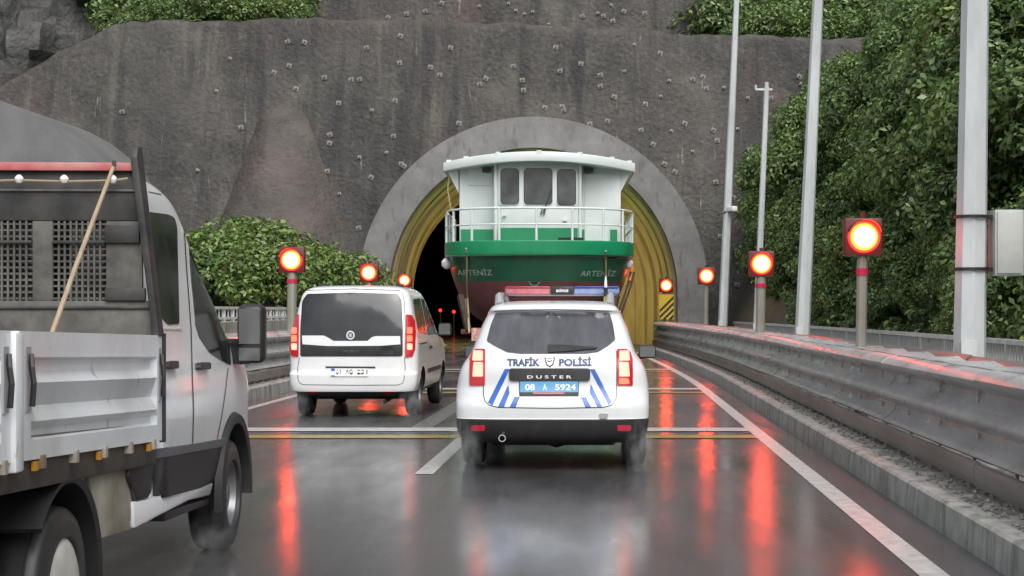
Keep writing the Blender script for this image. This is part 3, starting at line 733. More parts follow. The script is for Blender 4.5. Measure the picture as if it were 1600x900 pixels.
# ------------------------------------------------------------------ lamp posts
def pole(px_b, py_b, px_t, py_t, d, wb, wt, name, label, cat, group=None, z0=0.195, ext=0.0, n=8):
    b = P(px_b, py_b, d); tp = P(px_t, py_t, d); dirv = (tp - b) / (tp.z - b.z); base = b + dirv * (z0 - b.z); top = tp + dirv * ext
    Rr = F / d; r0 = wb / Rr / 2; r1 = wt / Rr / 2; k = (top.z - base.z) / (tp.z - base.z); r1e = r0 + (r1 - r0) * k
    t = thing(name, label, cat, base, group); T = top - base
    obj('shaft', MB().tube([(0, 0, 0.0), T * 0.5, T], 1, n, True, [r0, (r0 + r1e) / 2, r1e]), M_galv, t)
    obj('base_plate', MB().box((0, 0, 0.015), (r0 * 3.4, r0 * 3.4, 0.03)), M_galv, t)
    obj('access_door', MB().box((-r0 * 0.2, -r0 * 0.93, 0.75), (r0 * 0.9, 0.03, 0.45)), M_galv, t)
    return t, base, T, r0, r1e
def luminaire(t, T):
    obj('arm', MB().tube([T, T + Vector((-0.5, 0, 0.35)), T + Vector((-1.8, 0, 0.55))], 0.05, 8), M_galv, t)
    bobj('lamp_head', MB().box(T + Vector((-2.1, 0, 0.55)), (0.75, 0.3, 0.14)), M_cab, t, 0.03)
pA, bA, TA, rA, _ = pole(1515, 545, 1523.5, 0, 16.9, 53, 43, 'lamp_post', 'thick galvanised lamp post carrying a pale equipment cabinet', 'lamp post', ext=4.0); luminaire(pA, TA)
pB, bB, TB, rB, _ = pole(1254, 510, 1278, 0, 31.0, 24.5, 17, 'lamp_post', 'leaning galvanised lamp post between two signals, nothing mounted on it', 'lamp post', ext=3.0); luminaire(pB, TB)
pC, bC, TC, rC, _ = pole(1129.5, 500, 1151, 0, 50.5, 15.5, 9, 'lamp_post', 'slim galvanised lamp post beside the portal carrying a small white camera', 'lamp post', ext=1.0); luminaire(pC, TC)
pD, bD, TD_, rD, _ = pole(1183, 500, 1198, 136, 38.0, 12, 8, 'antenna_mast', 'short thin steel mast with a small crossarm on top', 'mast')
obj('crossarm', MB().bar(TD_ + Vector((-0.28, 0, -0.06)), TD_ + Vector((0.14, 0, -0.06)), 0.05, 0.05), M_galv, pD)
obj('cap', MB().cyl(TD_ + Vector((0, 0, 0.05)), (0, 0, 1), 0.05, 0.14, 8), M_galv, pD)
obj('insulator', MB().cyl(TD_ + Vector((-0.27, 0, 0.0)), (0, 0, 1), 0.03, 0.1, 8), M_galv, pD)
# cabinet strapped to the first post
def on_pole(base, T, z): return base + T * ((z - base.z) / T.z)
zc0, zc1 = 1.5 + (VY - 431) / 142, 1.5 + (VY - 329) / 142
cc = on_pole(bA, TA, (zc0 + zc1) / 2); xl = (1549 - VX) * 16.9 / F; xr = (1594 - VX) * 16.9 / F
ct = thing('equipment_cabinet', 'pale grey steel cabinet strapped to the side of a lamp post', 'cabinet', ((xl + xr) / 2, cc.y, zc0))
h = zc1 - zc0; w = xr - xl
bobj('case', MB().box((0, 0.0, h / 2), (w, 0.32, h)), M_cab, ct, 0.012)
bobj('door', MB().box((0.0, -0.17, h / 2), (w * 0.86, 0.02, h * 0.94)), M_cab, ct, 0.008)
for zf in (0.1, 0.9):
    q = on_pole(bA, TA, zc0 + h * zf); a = Vector((q.x - (xl + xr) / 2, 0, h * zf))
    obj('strap', MB().lathe([(-0.018, rA * 0.99), (-0.018, rA * 1.05), (0.018, rA * 1.05), (0.018, rA * 0.99)], a, (0, 0, 1), 20, True), M_black, ct)
    obj('mount', MB().box((a.x + rA + (-w / 2 - a.x - rA) / 2, 0, h * zf), (abs(-w / 2 - a.x - rA) + 0.05, 0.12, 0.04)), M_black, ct)
# small camera on the third post
q = on_pole(bC, TC, 1.5 + (VY - 331) * 50.5 / F)
ct = thing('security_camera', 'small white camera on a bracket on the slim lamp post', 'camera', (q.x, q.y, q.z))
bobj('camera_body', MB().box((0.12, -0.24, 0.08), (0.2, 0.42, 0.17), Matrix.Rotation(rad(25), 3, 'Z')), M_lett, ct, 0.03)
obj('bracket', MB().bar((0, -0.1, 0), (0.08, -0.24, 0.02), 0.06, 0.06), M_black, ct)
obj('cable_arm', MB().tube([(-0.05, -0.12, 0.0), (-0.28, -0.16, -0.06), (-0.34, -0.16, -0.14)], 0.03, 6), M_black, ct)

# ------------------------------------------------------------------ red signals
def signal(px, py, d, lens_px, label, group, band=True, plate=False, post_px=16, zb=0.195, sgn=1, hs_=1.38):
    R_ = F / d; c = P(px, py, d); r = lens_px / R_ / 2
    t = thing('signal_light', label, 'signal light', (c.x, c.y, zb), group); H = c.z - zb; w = post_px / R_ / 2
    if plate:
        pass
    obj('post', MB().tube([(-0.03, 0.12, 0), (0, 0.12, H - r * 1.3)], w, 10), M_post, t)
    s = r * 2 * hs_
    bobj('housing', MB().box((0, 0.11, H), (s, 0.2, s)), M_sigh, t, 0.02)
    obj('halo_ring', MB().lathe([(-0.02, r * 1.0), (0.035, r * 1.02), (0.035, r * 1.14), (-0.02, r * 1.16)], (0, 0.0, H), (0, -1, 0), 32), M_sigr, t, smooth=True)  # glowing ring added around the lens in place of its halo
    obj('lens_edge', MB().lathe([(-0.02, r * 1.0), (0.02, r * 0.98), (0.043, r * 0.80)], (0, 0.0, H), (0, -1, 0), 32), M_sige, t, smooth=True)  # orange emission step of the same painted glow
    obj('lens', MB().lathe([(0.043, r * 0.80), (0.05, r * 0.72), (0.065, r * 0.4), (0.07, 0.0005)], (0, 0.0, H), (0, -1, 0), 32), M_sig, t, smooth=True)
    # hood over the lens
    mb = MB(); vs = []; fs = []; n = 14
    for i in range(n + 1):
        a = rad(15) + rad(150) * i / n
        for rr in (r * 1.19, r * 1.24):
            vs += [(rr * math.cos(a), 0.02, H + rr * math.sin(a)), (rr * math.cos(a), -0.10 - 0.12 * math.sin(a), H + rr * math.sin(a))]
    for i in range(n):
        k = i * 4; fs += [(k, k + 1, k + 5, k + 4), (k + 2, k + 3, k + 7, k + 6), (k + 1, k + 3, k + 7, k + 5)]
    obj('visor', mb.add(vs, fs), M_sigh, t)
    obj('top_cap', MB().cyl((0, 0.1, H + s / 2 + 0.03), (0, 0, 1), 0.035, 0.07, 8), M_sigh, t)
    if band:
        zt = H - r - 33 / 134.0 * 1.0
        obj('reflective_band', MB().cyl((-0.03 * (1 - zt / H), 0.12, zt), (0, 0, 1), w * 1.12, 0.085, 12), M_tape, t)
    return t
signal(1350, 370, 17.9, 43, 'large red signal lamp on a post between the two thickest lamp posts', None, True, post_px=17)
signal(1190, 412, 30.0, 29, 'red signal lamp on a banded post in front of the thin mast', None, True, post_px=15)
signal(1104, 431, 44.0, 19.5, 'red signal lamp on a plain post in front of the portal ring', None, False, post_px=6)
t4 = signal(1041, 446, 57.0, 15.5, 'small red signal lamp above the yellow and black hazard plate', None, False, post_px=5)
hp0, hp1 = P(1030, 499, 56.9), P(1053, 460, 56.9)
hp = thing('hazard_plate', 'square yellow plate with black diagonal stripes at the tunnel mouth', 'hazard sign', ((hp0.x + hp1.x) / 2, 56.9, hp0.z))
hw, hh = hp1.x - hp0.x, hp1.z - hp0.z
obj('plate', MB().box((0, 0, hh / 2), (hw, 0.02, hh)), M_hazy, hp)
for i in range(-1, 4):
    b = -hw / 2 + (i - 0.5) * hw / 2.4; wd = hw / 4.8; poly = [(b, 0), (b + wd, 0), (b + wd + hh, hh), (b + hh, hh)]
    # clip to the plate
    def clip(poly, ax, val, keep_less):
        out = []
        for k in range(len(poly)):
            p, q = poly[k - 1], poly[k]; ip = (p[ax] <= val) == keep_less; iq = (q[ax] <= val) == keep_less
            if ip != iq:
                tt = (val - p[ax]) / (q[ax] - p[ax]); out.append((p[0] + tt * (q[0] - p[0]), p[1] + tt * (q[1] - p[1])))
            if iq: out.append(q)
        return out
    poly = clip(clip(poly, 0, hw / 2 - 0.01, True), 0, -hw / 2 + 0.01, False)
    if len(poly) >= 3: obj('stripe', MB().prism([(p[0], -0.014, p[1]) for p in poly], (0, 0.003, 0)), M_ink, hp)
obj('post', MB().tube([(0, 0.04, -hp0.z + 0.1), (0, 0.04, hh)], 0.04, 8), M_post, hp)
signal(455, 406, 32.0, 29, 'red signal lamp on a tall post in front of the bushes left of the van', None, True, post_px=15)
signal(576, 426, 44.5, 21, 'red signal lamp showing above the roof of the white van', None, False, post_px=8)
signal(632, 438, 55.0, 15, 'small red signal lamp at the left edge of the tunnel mouth', None, False, post_px=6)

# ------------------------------------------------------------------ vegetation
def leaf_cloud(centres, per, size, rnd, up=0.75):
    """centres: (x,y,z,rx,ry,rz); leaves on the shells of the clumps"""
    V = []; 
    for (x, y, z, rx, ry, rz) in centres:
        n = per; d = rnd.randn(n, 3); d /= np.linalg.norm(d, axis=1)[:, None]; rr = 0.55 + 0.5 * rnd.rand(n) ** 0.6
        p = np.stack([x + d[:, 0] * rx * rr, y + d[:, 1] * ry * rr, z + d[:, 2] * rz * rr], 1)
        nr = d + rnd.randn(n, 3) * 0.55; nr[:, 2] += up; nr /= np.linalg.norm(nr, axis=1)[:, None]
        a = rnd.randn(n, 3); a[:, 2] -= 0.3; a -= nr * (a * nr).sum(1)[:, None]; a /= np.linalg.norm(a, axis=1)[:, None]; b = np.cross(nr, a)
        s = size * (0.6 + 0.8 * rnd.rand(n))[:, None]
        fold = nr * s * 0.12
        V.append(np.stack([p - a * s * 0.6, p + b * s * 0.32 + fold, p + a * s * 0.7, p - b * s * 0.32 + fold], 1))
    V = np.concatenate(V).reshape(-1, 3)
    return V
def leaf_mesh(name, V, mats, weights, rnd):
    n = len(V) // 4; me = bpy.data.meshes.new(name)
    me.vertices.add(len(V)); me.vertices.foreach_set('co', V.astype(np.float32).ravel())
    me.loops.add(len(V)); me.loops.foreach_set('vertex_index', np.arange(len(V), dtype=np.int32))
    me.polygons.add(n); me.polygons.foreach_set('loop_start', np.arange(0, len(V), 4, dtype=np.int32))
    me.polygons.foreach_set('material_index', rnd.choice(len(mats), n, p=weights).astype(np.int32))
    for m in mats: me.materials.append(m)
    me.update(calc_edges=True); me.validate()
    return me
rnd = np.random.RandomState(11)
def shrub_meshes(rx, rz, nclump, per, size, weights, rnd):
    cs = []
    for i in range(nclump):
        a = rnd.rand() * 6.28; r = rnd.rand() ** 0.5 * rx * 0.8; h = rz * (0.25 + 0.75 * rnd.rand()) * (1 - 0.4 * (r / rx) ** 2)
        k = 0.24 + 0.20 * rnd.rand(); cs.append((r * math.cos(a), r * math.sin(a), h, rx * k, rx * k, rx * k * 0.8))
    fol = leaf_mesh('foliage', leaf_cloud(cs, per, size, rnd), M_leaf, weights, rnd)
    st = MB()
    for c in cs[:9]:
        e = Vector(c[:3]); st.tube([(0, 0, -0.4), e * 0.45 + Vector((0, 0, 0.1)), e], 0.03, 5, True, [0.045, 0.03, 0.012])
    sm = st.mesh('stem'); sm.materials.append(M_bark)
    return fol, sm
KINDS = [shrub_meshes(1.5, 1.7, 34, 190, 0.125, w, rnd) for w in ([0.6, 0.3, 0.05, 0.05], [0.3, 0.5, 0.15, 0.05], [0.15, 0.35, 0.42, 0.08], [0.45, 0.35, 0.08, 0.12], [0.7, 0.27, 0.03, 0.0])]
def shrub(name, x, y, z, s, kind, label, group, tilt=(0, 0)):
    t = thing(name, label, 'shrub', Matrix.Translation((x, y, z)) @ Matrix.Rotation(tilt[0], 4, 'Y') @ Matrix.Rotation(rnd.rand() * 6.28, 4, 'Z') @ Matrix.Scale(s, 4), group)
    for nm, me in zip(('foliage', 'stem'), KINDS[kind]):
        o = bpy.data.objects.new(nm, me); COL.objects.link(o); o.parent = t
    return t
# right-hand slope
def hill_z(x, y):
    x0 = 6.3 + shift(min(y, 58)) - 0.9 * max(0, (y - 40) / 18) 
    u = x - x0 + 0.35 * wnoise(x * 0.8, y * 0.7, 1.0)
    if u < 0: return -0.05 + 0.05 * u
    z = 2.6 * u if u < 3.2 else 8.32 + 0.85 * (u - 3.2)
    return z + 0.25 * wnoise(x + 4, y, 1.6)
rows = [[(x, y, hill_z(x, y) - 0.15) for x in np.concatenate([np.arange(4.2, 12, 0.4), np.arange(12, 60, 2.0)])] for y in np.arange(6, 68, 1.0)]
tag(obj('hillside', MB().grid(rows), M_ground, smooth=True), 'steep overgrown slope right of the road', kind='structure')
cs = []
for i in range(1150):
    y = 22 + 40 * rnd.rand(); x = 5.6 + 11.5 * rnd.rand() ** 1.6; z = hill_z(x, y); k = 0.3 + 0.45 * rnd.rand() ** 1.3
    if y > 57.5 and x < 4.9: continue
    if x - k < 6.0 + shift(min(y, 58)) - (0 if y < 56 else 1): continue
    k += 0; cs.append((x - 0.15, y, z + 0.15, k, k, k * 0.8))
gc = leaf_mesh('slope_foliage', leaf_cloud(cs, 150, 0.125, rnd), M_leaf, [0.5, 0.36, 0.09, 0.05], rnd)
tag(obj('slope_foliage', gc, None), 'dense green creepers and leaves covering the slope', 'foliage', kind='stuff')
nsh = 0; tries = 0; used = []
while nsh < 95 and tries < 4000:
    tries += 1
    y = 25 + 33 * rnd.rand(); x = 5.4 + 8.5 * rnd.rand() ** 1.3; z = hill_z(x, y)
    if z < 0.1: continue
    px = VX + F * x / y; py = VY - F * (z + 0.8 - CH) / y
    if px > 1640 or py < -40: continue
    if any(math.hypot(px - a, py - b) < 26 for a, b in used): continue
    used.append((px, py)); nsh += 1
    s = 0.45 + 0.65 * rnd.rand(); s = min(s, (x - 6.05 - shift(y)) / 1.75)
    if s < 0.3: used.pop(); nsh -= 1; continue
    k = rnd.choice(5, p=[0.3, 0.3, 0.14, 0.1, 0.16])
    look = ('deep green', 'mid green', 'yellow-green', 'rusty green', 'dark green')[k] + (' small' if s < 0.6 else ' large' if s > 0.9 else '')
    where = 'low on the slope by the railing' if z < 2.5 else 'high on the slope near its top' if z > 6.5 else 'halfway up the slope'
    where += ' beside the tunnel wall' if y > 49 else ''
    shrub('shrub', x - 0.2, y, z - 0.2, s, k, look + ' shrub ' + where, look + ' shrubs ' + where, (rad(-28), 0))
# left bushes behind the parapet
for (px, py, d, s, k) in ((365, 478, 50, 1.25, 2), (400, 470, 52, 1.5, 2), (425, 478, 48, 1.1, 2), (478, 475, 53, 1.15, 2), (505, 478, 50, 1.0, 2), (540, 478, 55, 1.1, 1), (345, 470, 54, 1.6, 1), (300, 478, 50, 1.4, 1), (560, 482, 56.5, 0.8, 2), (455, 480, 50, 1.1, 2)):
    q = P(px, py, d); shrub('shrub', q.x, q.y, q.z - 0.1, s * 0.98, k, 'bright green bush behind the white railing left of the portal', 'bushes left of the portal')
# trees and bushes on the ledge above the wall
def ledge(px, d, s, k, lab, grp, z=None):
    x = (px - VX) * d / F; shrub('shrub', x, d, (ztop(x) if z is None else z) - 0.2, s, k, lab, grp)
for i in range(13):
    ledge(205 + i * 22 + rnd.randn() * 6, 65.4 + 0.7 * rnd.rand(), 0.4 + 0.75 * rnd.rand(), int(rnd.choice([0, 1, 2, 3, 1])), 'bush growing on the ledge above the left end of the wall', 'bushes on the ledge, left end', None)
for i in range(9):
    ledge(230 + i * 30 + rnd.randn() * 6, 68.4 + rnd.rand(), 1.3 + 0.3 * rnd.rand(), int(rnd.choice([0, 4])), 'dark bush behind the ledge above the left end of the wall', 'dark bushes behind the ledge, left end', 13.6)
for i in range(15):
    ledge(1150 + i * 22 + rnd.randn() * 6, 65.2 + 1.5 * rnd.rand(), 0.5 + 0.85 * rnd.rand(), int(rnd.choice([0, 0, 1, 4, 3])), 'dark bush on the ledge above the right end of the wall', 'bushes on the ledge, right end', None)
for i in range(9):
    ledge(1140 + i * 40 + rnd.randn() * 6, 68.6 + rnd.rand(), 1.6, int(rnd.choice([0, 4])), 'tall dark bush behind the ledge at the right end of the wall', 'tall bushes behind the ledge, right end', 13.2)
# moss strip on the ledge
rows = [[(x, wall_y(x, ztop(x)) + 0.35 + k * 0.9, ztop(x) + 0.02 + 0.12 * math.sin(k * 1.57) + 0.05 * wnoise(x, k, 4)) for k in (0, 0.5, 1, 1.6, 2.2)] for x in np.arange(-20.2, -15.4, 0.25)]
tag(obj('moss_ledge', MB().grid(rows), M_moss, smooth=True), 'bright green moss along the top of the wall', kind='stuff')
rows = [[(x, 68.7 - k, 12.35 + 0.25 * wnoise(x, k, 3) - 0.1 * k) for k in (0, 0.5, 1, 1.5)] for x in np.arange(-24.6, -22.0, 0.25)]
tag(obj('moss_ledge', MB().grid(rows), M_moss, smooth=True), 'patch of yellow-green moss on the rock ledge', kind='stuff')

# gravel and grit lying on the kerb ledge
gv = MB()
for i in range(1500):
    d = 4 + 26 * random.random() ** 1.5; x = KERB_R + 0.18 + 0.42 * random.random(); s = random.uniform(0.008, 0.028)
    c = Vector((x + shift(d), d, 0.195 + s * 0.3)); rr = [s * random.uniform(0.6, 1.2) for _ in range(6)]
    gv.add([c + Vector((rr[0], 0, 0)), c + Vector((0, rr[1], 0)), c - Vector((rr[2], 0, 0)), c - Vector((0, rr[3], 0)), c + Vector((0, 0, rr[4] * 0.8)), c - Vector((0, 0, rr[5] * 0.5))], [(0, 1, 4), (1, 2, 4), (2, 3, 4), (3, 0, 4), (1, 0, 5), (2, 1, 5), (3, 2, 5), (0, 3, 5)])
tag(obj('gravel', gv, mat('wet gravel', (0.10, 0.095, 0.085), (0.26, 0.25, 0.23), rough=0.5, scale=20, island=True), fixn=False), 'wet gravel and grit on the kerb ledge', kind='stuff')

# ------------------------------------------------------------------ wheels
def wheel(parent, x, y, r, w, sg, rim_m=M_rim, rr=0.62, cap=False):
    """sg = +1: outer face towards +x"""
    t = bpy.data.objects.new('wheel', None)
    ty = MB().lathe([(-w * .5 * sg, r * rr), (-w * .5 * sg, r * .80), (-w * .44 * sg, r * .94), (-w * .36 * sg, r * .985), (-w * .2 * sg, r), (-w * .19 * sg, r * .982), (-w * .15 * sg, r * .982), (-w * .14 * sg, r), (0, r), (w * .14 * sg, r), (w * .15 * sg, r * .982), (w * .19 * sg, r * .982), (w * .2 * sg, r), (w * .36 * sg, r * .985), (w * .44 * sg, r * .94), (w * .5 * sg, r * .80), (w * .5 * sg, r * rr), (w * .40 * sg, r * (rr - 0.03))], (0, 0, 0), (1, 0, 0), 40)
    me = ty.mesh('tyre', True, 40)
    o = obj('wheel', me, M_tyre, parent); o.location = (x, y, r)
    if cap: prof = [(w * .40 * sg, r * rr), (w * .46 * sg, r * (rr - .05)), (w * .56 * sg, r * .45), (w * .60 * sg, r * .2), (w * .61 * sg, 0.001)]
    else: prof = [(w * .42 * sg, r * rr), (w * .40 * sg, r * (rr - .06)), (w * .18 * sg, r * (rr - .12)), (w * .16 * sg, r * .38), (w * .3 * sg, r * .32), (w * .32 * sg, r * .16), (w * .36 * sg, r * .14), (w * .36 * sg, .001)]
    q = obj('rim', MB().lathe(prof, (0, 0, 0), (1, 0, 0), 32), rim_m, o, smooth=True, angle=30)
    if not cap:
        hm = MB()
        for k in range(8):
            a = k * math.pi / 4; hm.cyl((w * .19 * sg, r * .47 * math.cos(a), r * .47 * math.sin(a)), (1, 0, 0), r * .07, 0.012, 10)
        obj('vent_hole', hm, M_dark, o)
    obj('hub_back', MB().cyl((-w * .1 * sg, 0, 0), (1, 0, 0), r * (rr - .02), w * .5, 24), M_dark, o)
    return o
def mirror_arm(parent, c, size, m_body, m_glass, sg):
    hm = bobj('mirror', MB().box(c, size, None, 0, (0.92, 0.9)), m_body, parent, min(size) * 0.3, 3)
    obj('mirror_glass', MB().box((c[0], c[1] - size[1] / 2 - 0.001, c[2]), (size[0] * 0.82, 0.006, size[2] * 0.78)), m_glass, parent)
    obj('mirror_stalk', MB().bar((c[0] - sg * size[0] * 0.3, c[1] + 0.03, c[2] - size[2] * 0.35), (c[0] - sg * (size[0] / 2 + 0.14), c[1] + 0.08, c[2] - size[2] * 0.55), 0.07, 0.06), M_black, parent)
M_mirr = mat('mirror glass', (0.22, 0.23, 0.23), rough=0.12, metal=0.7)

# ------------------------------------------------------------------ police car
MD = Matrix.Translation((-0.51, 14.2, 0))
pc = thing('police_car', 'white traffic police car with blue stripes and a roof light bar', 'police car', MD)
keys = [  # z, yr, yf, w, Lr, nr, Lf, nf
 (0.26, 0.16, 4.15, 0.80, 0.30, 3.2, 0.6, 3), (0.30, 0.08, 4.24, 0.865, 0.30, 3.4, 0.6, 3), (0.40, 0.02, 4.30, 0.900, 0.30, 3.6, 0.6, 3), (0.487, 0.0, 4.31, 0.908, 0.32, 3.6, 0.6, 3),
 (0.497, 0.015, 4.31, 0.908, 0.32, 3.6, 0.6, 3), (0.60, 0.01, 4.31, 0.912, 0.34, 3.4, 0.6, 3), (0.70, 0.045, 4.28, 0.912, 0.36, 3.2, 0.6, 3), (0.80, 0.075, 4.24, 0.905, 0.38, 3.2, 0.6, 3), (0.92, 0.085, 4.18, 0.885, 0.38, 3.2, 0.6, 3),
 (1.00, 0.10, 4.0, 0.850, 0.38, 3.2, 0.6, 3), (1.06, 0.125, 3.55, 0.808, 0.38, 3.2, 0.5, 3), (1.10, 0.155, 3.12, 0.785, 0.38, 3.2, 0.4, 3), (1.20, 0.26, 2.95, 0.752, 0.38, 3.2, 0.4, 3), (1.34, 0.41, 2.72, 0.705, 0.36, 3.2, 0.4, 3),
 (1.46, 0.53, 2.48, 0.655, 0.34, 3.2, 0.4, 3), (1.505, 0.49, 2.38, 0.630, 0.30, 3.0, 0.4, 3), (1.54, 0.50, 2.28, 0.600, 0.30, 2.8, 0.4, 3), (1.572, 0.60, 2.1, 0.53, 0.34, 2.6, 0.4, 2.6), (1.592, 0.85, 1.9, 0.40, 0.3, 2.3, 0.3, 2.3), (1.598, 1.15, 1.7, 0.2, 0.2, 2, 0.2, 2)]
raw = slice_body(keys).mesh('body', True, 60)
B = Body(raw, MD); px_ = B.pix()
cut = cut_arches(raw, [(sx * 0.9, yy, 0.35, 0.385, 0.56) for sx in (-1, 1) for yy in (0.83, 3.50)])
body = obj('body', split_faces(cut, 'body', lambda p: p.center.z > 0.492), [M_white, M_dark], pc)
bum = obj('lower_bumper', split_faces(cut, 'lower_bumper', lambda p: p.center.z <= 0.492), [M_black, M_dark], pc)
for me in (body.data, bum.data): pass
Z4 = lambda x, y: (690 + x / 2.729, 430 + y / 2.727)
Z6 = lambda x, y: (740 + x / 6.667, 545 + y / 6.667)
def dec(name, pts, m, off=0.004, step=7, par=pc, r=0, body=B, mp=px_, skirt=0.006): return decal(name, body, mp, roundpoly(pts, r) if r else pts, m, par, off, step, skirt)
glass = dec('rear_window', [(775, 489), (864, 487.5), (952, 488.5), (957, 505), (961.5, 531), (950, 541), (934, 550.5), (915, 553), (812, 553), (792, 550.5), (773, 541), (760.5, 533), (767, 508)], M_glassg, 0.005, r=3)
dec('wiper', [(856, 541), (877, 540.5), (932, 544.5), (932, 546.5), (880, 551), (857, 552)], M_black, 0.02, par=glass)
for L in (0, 1):
    f = (lambda p: p) if L else (lambda p: (1724.0 - p[0] - 1.5, p[1]))
    lens = dec('tail_lamp', [f(p) for p in ((964, 546.5), (978, 546.5), (984, 551), (987.5, 562), (988, 602.5), (964.5, 602.5))], M_redl, 0.014, 5, r=2)
    for y0, y1, m, nm in ((549.5, 564.5, M_brake, 'lit_cell'), (567, 588.5, M_brake, 'lit_cell'), (591, 600, M_brake2 if L else M_redl, 'lower_cell')):
        dec(nm, [f(p) for p in ((967, y0), (981, y0), (983, y1), (967, y1))], m, 0.018, 5, par=lens, r=2)
    dec('reflector', [f(p) for p in ((964, 664.5), (986, 664.5), (985, 673), (965, 673))], M_refl, 0.008, r=2)
trim = dec('tailgate_trim', [Z6(372, 225), Z6(390, 207), Z6(1195, 207), Z6(1215, 225), Z6(1212, 318), Z6(1195, 334), Z6(392, 334), Z6(374, 318)], M_black, 0.022, r=2)
text_decal('lettering', B, px_, 'D U S T E R', *[Z6(x, 0)[0] for x in (560, 1022)], Z6(0, 310)[1], Z6(0, 278)[1], M_lett, trim, 0.0265, 0.02)
plate = dec('number_plate', [Z6(477, 336), Z6(1098, 336), Z6(1094, 490), Z6(477, 490)], M_ink, 0.014)
dec('plate_field', [Z6(486, 341), Z6(1090, 341), Z6(1088, 458), Z6(486, 458)], M_pblue, 0.0175, par=plate)
dec('plate_strip', [Z6(620, 461), Z6(945, 461), Z6(945, 476), Z6(620, 476)], M_refl, 0.0175, par=plate)
for s, a, b in (('08', 538, 640), ('A', 722, 765), ('5924', 848, 1066)):
    text_decal('plate_number', B, px_, s, Z6(a, 0)[0], Z6(b, 0)[0], Z6(0, 440)[1], Z6(0, 368)[1], M_lett, plate, 0.0215, 0.03)
text_decal('lettering', B, px_, 'TRAFİK', Z6(350, 0)[0], Z6(690, 0)[0], Z6(0, 180)[1], Z6(0, 82)[1], M_navy, body, 0.005, 0.04)
text_decal('lettering', B, px_, 'POLİSİ', Z6(890, 0)[0], Z6(1228, 0)[0], Z6(0, 180)[1], Z6(0, 82)[1], M_navy, body, 0.005, 0.04)
em = dec('emblem', [Z6(*p) for p in ((735, 90), (790, 98), (850, 90), (832, 165), (795, 192), (755, 165))], M_ink, 0.004)
dec('emblem_field', [Z6(*p) for p in ((750, 102), (790, 108), (836, 102), (820, 160), (795, 180), (766, 160))], M_lett, 0.0075, par=em)
dec('emblem_band', [Z6(*p) for p in ((768, 124), (790, 130), (818, 120), (816, 132), (790, 140), (770, 136))], M_ink, 0.0105, par=em)
for pol in (((325, 210), (378, 210), (195, 592), (150, 560)), ((362, 372), (375, 462), (318, 605), (255, 605)), ((425, 500), (482, 500), (438, 610), (375, 610)),
            ((1208, 212), (1262, 212), (1438, 555), (1408, 590)), ((1222, 370), (1340, 605), (1292, 610), (1208, 455)), ((1115, 505), (1170, 505), (1222, 605), (1165, 610))):
    dec('stripe', [Z6(*p) for p in pol], M_blue, 0.003, par=body)
line_decal('tailgate_gap', B, px_, [(755.5, 548), (755.5, 618), (758, 627), (765, 633.5), (778, 636.5), (862, 638), (942, 636.5), (955, 633.5), (961, 627), (963.5, 618), (963.5, 548)], 1.1, M_gap, pc)
line_decal('spoiler_gap', B, px_, [(772, 486), (800, 484.5), (864, 483.5), (930, 484.5), (956, 486)], 0.8, M_gap, pc)
dec('tow_eye_cover', [(936, 646), (950, 646), (949, 654), (937, 654)], M_silver, 0.012, r=2)
for sg in (-1, 1):
    sd = B.side(sg)
    dec('side_window', [(0.62, 1.12), (0.82, 1.42), (1.3, 1.465), (2.1, 1.455), (2.38, 1.36), (2.85, 1.11), (2.0, 1.09), (1.0, 1.09)], M_glass, 0.004, 0.15, mp=sd, r=0.03)
    dec('side_stripe', [(0.45, 0.78), (0.5, 0.97), (3.7, 0.95), (3.7, 0.84), (1.2, 0.80)], M_blue, 0.003, 0.2, par=body, mp=sd)
    dec('sill_cladding', [(1.15, 0.32), (1.15, 0.44), (3.2, 0.44), (3.2, 0.32)], M_black, 0.012, 0.3, mp=sd)
    for x in (1.42, 2.45): line_decal('door_gap', B, sd, [(x, 0.45), (x, 1.1)], 0.008, M_gap, pc, step=0.1)
    mirror_arm(pc, (sg * 0.96, 2.80, 1.045), (0.20, 0.12, 0.145), M_black, M_mirr, sg)
dec('windscreen', [(-0.66, 1.12), (-0.56, 1.47), (0, 1.5), (0.56, 1.47), (0.66, 1.12), (0, 1.1)], M_glass, 0.004, 0.15, mp=B.front(), r=0.04)
for sg in (-1, 1): dec('headlamp', [(sg * 0.5, 0.72), (sg * 0.5, 0.88), (sg * 0.82, 0.9), (sg * 0.84, 0.74)], M_chrome, 0.006, 0.1, mp=B.front(), r=0.03)
dec('grille', [(-0.45, 0.7), (-0.45, 0.86), (0.45, 0.86), (0.45, 0.7)], M_black, 0.006, 0.2, mp=B.front(), r=0.03)
for sx in (-0.78, 0.78):
    for yy in (0.83, 3.50): wheel(pc, sx, yy, 0.345, 0.215, 1 if sx > 0 else -1)
bobj('underbody', MB().box((0, 2.1, 0.30), (1.2, 3.5, 0.16)), M_dark, pc, 0.04)
obj('rear_axle', MB().tube([(-0.66, 0.83, 0.30), (-0.25, 0.83, 0.27), (0.25, 0.83, 0.27), (0.66, 0.83, 0.30)], 0.045, 8), M_dark, pc)
obj('differential', MB().lathe([(-0.14, 0.01), (-0.1, 0.09), (0, 0.12), (0.1, 0.09), (0.14, 0.01)], (0.02, 0.8, 0.28), (1, 0, 0), 12), M_dark, pc, smooth=True)
ex = Vector(((784.5 - 862) / 169, 0.02, CH - (685 - VY) / 169))
obj('exhaust_pipe', MB().lathe([(0.9, 0.032), (0.0, 0.034), (0.0, 0.026), (0.4, 0.024)], ex, (0, 1, 0), 20), M_chrome, pc, smooth=True)
obj('heat_shield', MB().bar((0.25, 0.35, 0.265), (0.62, 0.4, 0.25), 0.12, 0.012), M_silver, pc)
